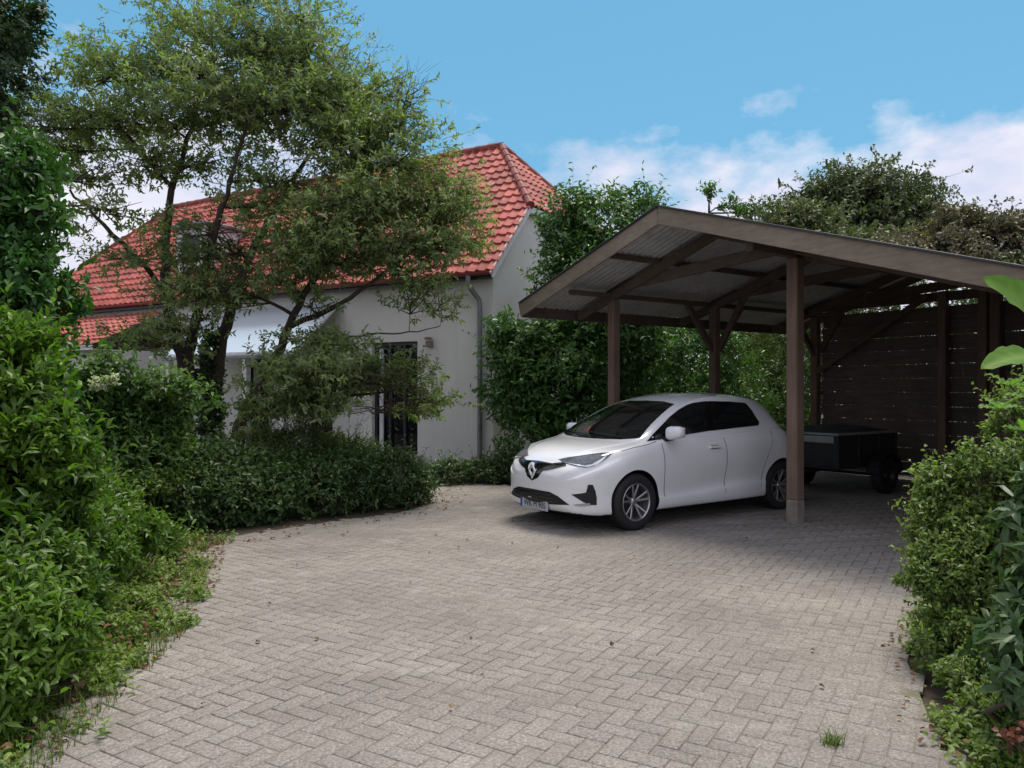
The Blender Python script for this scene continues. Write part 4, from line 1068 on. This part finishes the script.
# low bed shrubs along the paving
shrub('bed_shrub', 'dark glossy spreading shrub along the curved edge of paving left of centre', 'shrub',
      [pl(150, 500, 9.0, 40, 26), pl(190, 505, 9.0, 36, 24), pl(225, 500, 9.2, 34, 28), pl(262, 500, 9.4, 30, 25), pl(165, 475, 9.6, 40, 22), pl(225, 475, 9.8, 40, 22), pl(125, 520, 8.6, 24, 16)],
      3100, L_HEDGE, M_TWIG, .075, .038, k=7, twl=.19, up=.6, droop=.05, shell=.55)
shrub('bed_shrub', 'dark mounded shrub at the right end of the bed beside the house path', 'shrub',
      [pl(310, 495, 9.9, 34, 26), pl(350, 485, 10.3, 36, 28), pl(390, 482, 10.6, 32, 27), pl(415, 492, 10.7, 17, 20), pl(345, 465, 11.2, 36, 16), pl(300, 478, 10.4, 30, 22)],
      3300, L_HEDGE, M_TWIG, .06, .03, k=7, twl=.17, up=.6, droop=.05, shell=.6)
shrub('azalea', 'olive green fine-leaved azalea in front of the entrance canopy posts', 'shrub',
      [pl(262, 452, 11.0, 36, 22), pl(300, 448, 11.0, 32, 22), pl(340, 455, 11.2, 34, 18), pl(275, 470, 10.6, 40, 20)],
      2600, L_AZALEA, M_TWIG, .045, .016, k=8, twl=.12, up=.6, shell=.6)
shrub('border_shrub', 'light yellowish sprawling plant beneath the mid green shrub', 'shrub',
      [pl(120, 487, 8.2, 34, 6), pl(80, 490, 7.8, 40, 8), pl(160, 483, 8.4, 18, 5)],
      900, L_WEED, M_TWIG, .055, .03, k=7, twl=.09, up=.8, stems=4)
shrub('ground_cover_shrub', 'low dark plants at the foot of the house corner', 'shrub',
      [pl(450, 474, 12.9, 22, 12), pl(485, 474, 13.1, 24, 12), pl(512, 474, 13.2, 18, 14)],
      1100, L_HEDGE, M_TWIG, .055, .03, k=6, twl=.12, up=.5, stems=4)
# laurels between the house and the carport
shrub('laurel', 'tall glossy laurel filling the gap between gable wall and carport', 'shrub',
      [pl(568, 232, 14.6, 26, 32), pl(595, 225, 14.8, 34, 30), pl(562, 292, 14.3, 26, 36), pl(600, 290, 14.5, 60, 50), pl(518, 350, 14.0, 28, 30), pl(560, 360, 14.0, 55, 50), pl(535, 395, 13.9, 36, 34), pl(580, 430, 13.9, 55, 50), pl(632, 215, 15.0, 24, 22), pl(650, 200, 15.1, 10, 12, w=.6), pl(605, 200, 14.9, 10, 12, w=.6), pl(575, 205, 14.7, 9, 12, w=.6), pl(505, 330, 14.0, 14, 16, w=.8), pl(498, 395, 13.8, 16, 20, w=.8), pl(615, 340, 14.4, 50, 60), pl(532, 445, 13.7, 34, 34), pl(560, 208, 14.6, 12, 9)],
      8200, L_LAUREL, M_BARKDK, .125, .05, k=6, twl=.24, up=.5, gap=-.22, gfreq=1.9, droop=.15, root=(1.0, 14.3, 0), shell=.45, stems=16)
shrub('laurel', 'dark laurel behind the two rear posts of the carport', 'shrub',
      [pl(650, 350, 16.3, 50, 44), pl(700, 350, 17.0, 48, 44), pl(660, 410, 16.0, 55, 45), pl(720, 405, 17.0, 50, 40), pl(690, 320, 17.3, 46, 24)],
      4200, L_LAUREL, M_BARKDK, .10, .045, k=6, twl=.2, up=.5, gap=-.22, gfreq=1.6, root=(3.6, 16.6, 0), stems=12)
shrub('garden_shrub', 'bright lit green shrub seen between car roof and board wall', 'shrub',
      [pl(765, 395, 18.5, 34, 40), pl(790, 370, 19.0, 30, 50), pl(740, 410, 18.0, 30, 30), pl(775, 430, 18, 46, 26)],
      2600, L_WEED, M_TWIG, .09, .04, k=7, twl=.2, up=.6, root=(6.2, 18.5, 0))
shrub('garden_shrub', 'yellow green shrub behind the bright one seen under the carport eaves', 'shrub',
      [pl(748, 340, 21, 36, 34), pl(790, 330, 22, 36, 34), pl(720, 330, 21.5, 30, 34), pl(760, 380, 21, 50, 40), pl(830, 330, 22, 40, 40)],
      2600, leaf_mat('leaf_yellowish', (.08, .11, .03), (.22, .25, .06), (.34, .34, .10)), M_TWIG, .10, .045, k=7, twl=.2, up=.6, root=(6.6, 21.3, 0))
shrub('hedge', 'green hedge showing through the gap above the carport board wall', 'hedge',
      [((6.9, 16.2, 1.6), (1.2, 1.2, 1.9), 1), ((8.3, 14.6, 1.6), (1.3, 1.2, 2.0), 1), ((9.8, 12.6, 1.6), (1.3, 1.3, 2.0), 1), ((7.6, 15.6, 3.2), (1.3, 1.1, .7), 1), ((9.2, 13.6, 3.2), (1.3, 1.2, .7), 1), ((10.9, 11.2, 1.8), (1.2, 1.2, 1.9), 1)],
      3600, L_FARTREE, M_BARKDK, .11, .05, k=6, twl=.2, root=(8.4, 14.7, 0))
# beyond the carport
def far_tree(label, base, lumps, n, m, gap=None, name='background_tree', ll=.14):
    b = Vector(base); top = max(lumps, key=lambda l: l[0][2])[0]
    L = [[(b, .18), (b.lerp(Vector(top), .35)+Vector((.15, 0, 0)), .13), (b.lerp(Vector(top), .7), .07), (Vector(top), .02)]]
    tree(name, label, 'tree', L, lumps, n, m, M_BARKDK, ll, ll*.5, k=7, twl=.3, sub=9, gap=gap, group='trees beyond the carport', subr=.014, twr=.005)
far_tree('rounded dense green tree rising highest above the carport roof', (9.9, 22.5, 0), [pl(865, 200, 22, 62, 28), pl(830, 205, 22, 38, 20), pl(900, 205, 22, 34, 24), pl(860, 182, 22, 40, 14), pl(925, 222, 22, 22, 20), pl(860, 240, 22, 90, 36), pl(795, 222, 22, 20, 14)], 4200, L_FARTREE)
far_tree('yellow green tree just above the carport roof ridge', (8.2, 19.5, 0), [pl(810, 225, 19.5, 40, 14), pl(850, 235, 19.5, 40, 14), pl(780, 215, 19.5, 22, 12), pl(880, 250, 19.5, 50, 16), pl(820, 260, 19.5, 70, 24)], 2000, L_OLIVE, ll=.12)
far_tree('brownish ragged tree over the right end of the carport roof', (10.8, 16.5, 0), [pl(925, 245, 17, 36, 18), pl(965, 228, 17, 26, 20), pl(1000, 232, 17, 30, 22), pl(985, 260, 17, 50, 22), pl(905, 262, 17, 50, 18), pl(1040, 245, 17, 40, 30), pl(955, 212, 17, 12, 8, w=.6)], 2600, L_BROWNISH, gap=-.35, ll=.11)
far_tree('thin upright saplings peeping over the carport ridge', (5.6, 20.5, 0), [pl(709, 200, 20.5, 5, 14), pl(727, 205, 20.5, 5, 12), pl(742, 212, 20.5, 7, 10), pl(757, 214, 20.5, 9, 9), pl(720, 235, 20.5, 30, 16)], 420, L_LAUREL, ll=.11)
i = 0
HLAB = ['far green tree behind the house and carport gap', 'far broad tree behind the board wall', 'far tree in the garden beyond the laurels', 'far tree left of the white house', 'far tree behind the left hedge']
for (x, y, h, r) in ((3.5, 27, 4.5, 2.4), (12.5, 24, 4.6, 3.0), (8.5, 30, 5.0, 2.8), (-22, 24, 4.2, 3.2), (-15, 12.5, 3.6, 2.4)):
    far_tree(HLAB[i], (x, y, 0), [((x, y, h*.72), (r, r, h*.26), 1), ((x-r*.6, y, h*.42), (r*.8, r*.8, h*.26), 1), ((x+r*.6, y, h*.42), (r*.8, r*.8, h*.26), 1), ((x, y-.4, h*.22), (r, r, h*.2), 1)], 1900, L_FARTREE if i % 2 else L_LAUREL, ll=.16); i += 1
# right-hand hedge
shrub('spirea', 'light green small-leaved shrub bulging over the right edge of the drive', 'shrub',
      [pl(965, 560, 4.6, 46, 55), pl(1000, 500, 4.6, 52, 60), pl(955, 510, 4.7, 34, 34), pl(945, 590, 4.5, 32, 38), pl(985, 640, 4.3, 44, 50), pl(1050, 560, 4.6, 60, 110), pl(1012, 440, 4.7, 26, 34), pl(960, 655, 4.3, 30, 34), pl(930, 480, 4.8, 12, 10, w=.7), pl(942, 492, 4.7, 16, 12), pl(1050, 440, 4.9, 40, 50), pl(975, 690, 4.0, 26, 24), pl(995, 715, 3.7, 26, 20), pl(1020, 735, 3.4, 26, 20), pl(1015, 405, 4.7, 14, 18, w=.7)],
      8500, L_SPIREA, M_TWIG, .034, .018, k=9, twl=.085, up=.5, droop=0, root=(2.95, 4.5, 0), shell=.6, stems=12, gap=-.26, gfreq=3.6)
shrub('rhododendron', 'glossy large-leaved rhododendron at the lower right', 'shrub',
      [pl(1050, 560, 3.5, 26, 30), pl(1040, 620, 3.4, 30, 30), pl(1055, 660, 3.3, 36, 44), pl(1030, 690, 3.2, 20, 20), pl(1062, 520, 3.6, 30, 34)],
      270, L_RHODO, M_TWIG, .11, .034, k=8, twl=.10, up=.25, rosette=True, spread=72, droop=.05, root=(2.35, 3.4, 0), stems=9)
shrub('red_leaved_plant', 'small red-leaved plant at the lower right corner', 'plant', [pl(1018, 745, 2.95, 8, 4), pl(1026, 726, 3.0, 6, 3)], 9, L_RED, M_TWIG, .045, .03, k=5, twl=.05, up=.8, stems=0, root=(1.9, 2.95, 0))
# big-leaved branch hanging in at the right edge: leaves as bent blades with a midrib
BLV = {}
def big_leaf(m, a, b_, w, nrm, bend=.06):
    a, b_ = Vector(a), Vector(b_); d = b_-a; L = d.length; d.normalize(); nrm = Vector(nrm); sdx = d.cross(nrm).normalized(); nrm = sdx.cross(d)
    k = len(m.v); n = 12
    for i in range(n+1):
        t = i/n; hw = w*(math.sin(math.pi*min(1, t*.94+.03))**.75)*(1.06-.35*t) if 0 < i < n else .002
        c = a+d*L*t-nrm*bend*L*(2*t-1)**2
        for q in (-1, -.5, 0, .5, 1):
            m.v.append(tuple(c+sdx*hw*q+nrm*(abs(q)*hw*.28+.006*math.sin(t*26)*abs(q)))); BLV[len(m.v)-1] = .95 if q == 0 else .25+.3*(math.sin(t*44-abs(q)*4) > .2)+.15*t
    for i in range(n):
        for j in range(4): e = k+i*5+j; m.f.append([e, e+1, e+6, e+5]); m.m.append(0)
mg = empty('magnolia_branch', (2.75, 3.1, 0)); tag(mg, 'light green magnolia with very large leaves at the right edge', 'shrub')
mo = Vector((2.75, 3.1, 0)); m = MB(); st = MB()
tip = P(1046, 352, 3.1)
st.tube([Vector((0, 0, -.05)), Vector((.02, .02, .8)), Vector((-.15, 0, 1.3)), tip-mo, tip-mo+Vector((0, 0, .12))], [.03, .022, .015, .01, .004], 8)
q = P(1048, 330, 3.05)-mo
big_leaf(m, q+Vector((.02, 0, .02)), P(986, 275, 3.0)-mo, .088, (-.25, -.75, .6)); big_leaf(m, tip-mo, P(983, 364, 2.95)-mo, .074, (-.3, -.62, .75))
for e_, w_, nn in ((P(1070, 250, 3.1), .06, (0, -.8, .5)), (P(1100, 340, 3.2), .06, (.3, -.5, .8)), (P(1085, 385, 3.0), .055, (.2, -.5, .8)), (P(1022, 372, 3.2), .04, (0, -.7, .7)), (P(1060, 300, 3.35), .05, (0, -.6, .7))):
    big_leaf(m, tip-mo+Vector((0, 0, .03)), e_-mo, w_, nn)
for tx, ty, Y in ((1010, 385, 3.5), (1030, 398, 3.3), (1000, 408, 3.7), (1024, 430, 3.6)):     # a lower shoot of younger leaves
    c = P(tx, ty, Y)-mo; st.tube([Vector((.0, .1, .6)), (c+Vector((.1, .1, .5)))/2, c], [.012, .009, .004], 6)
    for j in range(6):
        a = j*1.05+tx; big_leaf(m, c, c+Vector((math.cos(a)*.10, math.sin(a)*.08, .03+.03*math.sin(j*2))), .022, (-.1, -.3, .9))
lo_ = m.build('leaves', L_MAGNOLIA, mg, True, 80); aa_ = lo_.data.attributes.new('leaf', 'FLOAT', 'POINT'); aa_.data.foreach_set('value', [BLV.get(i, .5) for i in range(len(m.v))]); st.build('stem', M_TWIG, mg, True)
# verge: weeds and grass along the left edge, litter, and one tuft in the paving
def blades(name, pts, h, w_, mat, label, cat, kind='stuff', n_each=1, lean=.5):
    n = len(pts); a = rng.uniform(0, 6.28, n); hh = h*rng.uniform(.4, 1.2, n); d = np.stack([np.cos(a), np.sin(a), np.zeros(n)], 1)
    s = np.stack([-np.sin(a), np.cos(a), np.zeros(n)], 1)*(w_*rng.uniform(.6, 1.3, n)/2)[:, None]
    up = np.array([0, 0, 1.])[None]*hh[:, None]; ln = d*(hh*rng.uniform(.1, lean, n))[:, None]
    b0 = pts; b1 = pts+up*.55+ln*.4; b2 = pts+up+ln*1.3
    V = np.stack([b0-s, b0+s, b1+s*.8, b1-s*.8, b2+s*.1, b2-s*.1], 1).reshape(-1, 3); o = (np.arange(n)*6)[:, None]
    Fa = np.stack([o+np.array([0, 1, 2, 3]), o+np.array([3, 2, 4, 5])], 1).reshape(-1, 4)
    ob = link_mesh(name, fast_mesh(name, V, Fa, np.repeat(rng.uniform(0, 1, n), 6)), mat)
    tag(ob, label, cat, kind=kind); return ob
redge = [Vector((x, y, 0)) for x, y in ((1.78, 2.6), (1.86, 3.3), (2.35, 4.6), (2.9, 5.5), (3.7, 6.2))]
edge = [Vector((x, y, 0)) for x, y in ((-1.95, 2.7), (-2.12, 3.2), (-2.30, 4.9), (-2.75, 6.4), (-3.2, 7.6), (-3.15, 8.15))]
def along(e, n, off_lo, off_hi, pw=1.0):
    out = []
    L = [(b_-a).length for a, b_ in zip(e, e[1:])]; T = sum(L)
    for _ in range(n):
        t = rng.uniform(0, T); i = 0
        while t > L[i] and i < len(L)-1: t -= L[i]; i += 1
        d = (e[i+1]-e[i]).normalized(); nr = Vector((-d.y, d.x, 0)); o = off_lo+(off_hi-off_lo)*rng.uniform()**pw
        out.append(tuple(e[i]+d*t+nr*o))
    return np.array(out)
pts = along(edge, 10000, -.2, .75, .9); nz = npn(pts, 2.5, 4); pts = pts[nz > -.18+.5*(pts[:, 0] > 99)]; pts[:, 2] = -.02
blades('grass', pts, .085, .007, L_GRASS, 'short grass and weeds along the left edge of paving', 'grass')
pts = np.concatenate([along(edge, 4600, .08, .8, .9), along([p for p in redge[::-1]], 1500, .0, .6)]); nz = npn(pts, 2.6, 9)+.4*npn(pts, 7, 2); pts = pts[nz > -.06]; p2 = along(edge, 1500, -.26, .1); nz = npn(p2, 3.3, 9)+.4*npn(p2, 9, 2); pts = np.concatenate([pts, p2[nz > .12]]); n = len(pts); pts[:, 2] = -.02
dirs = unit(np.concatenate([rng.normal(0, .5, (n, 2)), np.ones((n, 1))], 1))
me = leaves_mesh('weeds', pts, dirs, rng.uniform(.04, .16, n), 6, .040, .022, 70, 0, .8, attr_bias=rng.uniform(0, 1, n))
tag(link_mesh('weeds', me, L_WEED), 'leafy weeds along the left edge of paving', 'weeds', kind='stuff')
bedge = [Vector((x, y, 0)) for x, y in ((-3.15, 8.15), (-2.3, 9.1), (-1.35, 10.0), (-1.12, 11.0), (-1.3, 12.2))]
d1 = along(edge, 420, -.20, .3, 1.0); d1b = along([Vector((-2.62, 6.0, 0)), Vector((-3.25, 7.9, 0))], 380, -.3, .4); d2 = along(bedge, 130, -.5, .05); d3 = along([p for p in redge[::-1]], 80, -.15, .15)
d4 = np.stack([rng.uniform(-2, 3, 30), rng.uniform(3.3, 9.5, 30), np.zeros(30)], 1)
d5 = along(edge, 500, .0, .5, 1.0); pts = np.concatenate([d1, d1b, d2, d3, d4, d5]); n = len(pts); pts[:, 2] = .012; pts[-len(d5):, 2] = rng.uniform(.0, .07, len(d5))
dirs = unit(np.concatenate([rng.normal(0, 1, (n, 2)), rng.uniform(0, .25, (n, 1))], 1))
me = leaves_mesh('dead_leaves', pts, dirs, np.full(n, .01), 1, .045, .026, 12, 0, 1.2, jit=.12, curl=.15)
tag(link_mesh('dead_leaves', me, L_DEAD), 'brown fallen leaves scattered along the edges of paving', 'fallen leaves', kind='stuff')
tf = G(833, 744); n = 90; pts = np.stack([tf.x+rng.normal(0, .022, n), tf.y+rng.normal(0, .018, n), np.full(n, -.006)], 1)
blades('grass_tuft', pts, .065, .0045, L_GRASS, 'small grass tuft growing in a joint of the paving', 'grass tuft', kind='thing', lean=.9)
# ---------------------------------------------------------------- camera, sun, sky
cam = bpy.data.cameras.new('camera'); co_ = bpy.data.objects.new('camera', cam); C.objects.link(co_)
co_.location = (0, 0, CH); co_.rotation_euler = (R(90), 0, 0); cam.sensor_width = 36; cam.lens = 36*F/1024
cam.shift_y = 4/1024; cam.clip_end = 500; cam.clip_start = .05
sc = bpy.context.scene; sc.camera = co_
SUN_EL, SUN_AZ = R(70), R(28)       # azimuth from +Y towards +X
sd = bpy.data.lights.new('sun', 'SUN'); so = bpy.data.objects.new('sun', sd); C.objects.link(so)
sd.energy = 3.1; sd.angle = R(24); sd.color = (1, .93, .83)
sv = Vector((math.sin(SUN_AZ)*math.cos(SUN_EL), math.cos(SUN_AZ)*math.cos(SUN_EL), math.sin(SUN_EL)))
so.rotation_euler = sv.to_track_quat('Z', 'Y').to_euler()
w = bpy.data.worlds.new('World'); sc.world = w; w.use_nodes = True; nt = w.node_tree
bg = nt.nodes['Background']; bg.inputs[1].default_value = .15
sky = nd(nt, 'ShaderNodeTexSky', sky_type='NISHITA'); sky.sun_disc = False; sky.sun_elevation = SUN_EL; sky.sun_rotation = SUN_AZ
sky.air_density = 1.2; sky.dust_density = .3; sky.ozone_density = 2
tc = nd(nt, 'ShaderNodeTexCoord'); sx = nd(nt, 'ShaderNodeSeparateXYZ'); nt.links.new(tc.outputs['Generated'], sx.inputs[0])
def mth(op, a, b=None, c=None):
    n = nd(nt, 'ShaderNodeMath', operation=op)
    for i, v in enumerate((a, b, c)):
        if v is None: continue
        if hasattr(v, 'node'): nt.links.new(v, n.inputs[i])
        else: n.inputs[i].default_value = v
    return n.outputs[0]
az = mth('ARCTAN2', sx.outputs[0], sx.outputs[1]); hyp = mth('SQRT', mth('ADD', mth('MULTIPLY', sx.outputs[0], sx.outputs[0]), mth('MULTIPLY', sx.outputs[1], sx.outputs[1])))
el = mth('ARCTAN2', sx.outputs[2], hyp)
def gauss(x, c, s, a):
    q = mth('DIVIDE', mth('SUBTRACT', x, c), s); return mth('MULTIPLY', mth('EXPONENT', mth('MULTIPLY', mth('MULTIPLY', q, q), -1)), a)
top = mth('ADD', mth('ADD', gauss(az, .44, .16, .03), gauss(az, -.42, .22, .06)), gauss(az, .62, .05, .02))
aa = mth('ABSOLUTE', az)
side_c = mth('MULTIPLY', mth('SMOOTH_MIN', mth('MAXIMUM', mth('SUBTRACT', aa, .9), 0), .35, .1), 1.6)     # unseen cloud added to the sides and behind, to neutralise the light
over = mth('MULTIPLY', mth('SMOOTH_MIN', mth('MAXIMUM', mth('SUBTRACT', el, .62), 0), .5, .1), 3.2)       # and overhead, added out of view to whiten and soften the light
top = mth('ADD', mth('ADD', mth('ADD', top, .30), side_c), over)
cmb = nd(nt, 'ShaderNodeCombineXYZ'); nt.links.new(az, cmb.inputs[0]); nt.links.new(mth('MULTIPLY', el, 1.7), cmb.inputs[1]); cmb.inputs[2].default_value = .7
n1 = noise_n(nt, 9, 9, .56, vec=cmb.outputs[0])
n3 = noise_n(nt, 3.5, 4, .5, vec=cmb.outputs[0])
edge = mth('ADD', mth('MULTIPLY', mth('SUBTRACT', n1, .5), .26), mth('MULTIPLY', mth('SUBTRACT', n3, .5), .14))
dens = mth('DIVIDE', mth('ADD', mth('SUBTRACT', top, el), edge), .075)
cl = nd(nt, 'ShaderNodeClamp'); nt.links.new(dens, cl.inputs[0])
n2 = noise_n(nt, 5, 7, .6, vec=cmb.outputs[0])
ccol = ramp(nt, n2, [(.35, (3.3, 3.75, 4.8)), (.5, (4.5, 4.4, 5.1)), (.7, (5.4, 5.25, 5.6))])
skyc = mixc(nt, 1.0, sky.outputs[0], (.74, 1.15, 1.08), 'MULTIPLY')
skyc = mixc(nt, .82, skyc, (.79, 2.12, 3.48))
fin = mixc(nt, mth('MULTIPLY', cl.outputs[0], .92), skyc, ccol)
nt.links.new(fin, bg.inputs[0])
vs_ = sc.view_settings; vs_.view_transform = 'Standard'; vs_.look = 'None'; vs_.exposure = .34; vs_.gamma = 1; vs_.use_curve_mapping = False
sc.display_settings.display_device = 'sRGB'
sc.cycles.max_bounces = 6; sc.cycles.transparent_max_bounces = 6; sc.cycles.use_denoising = True
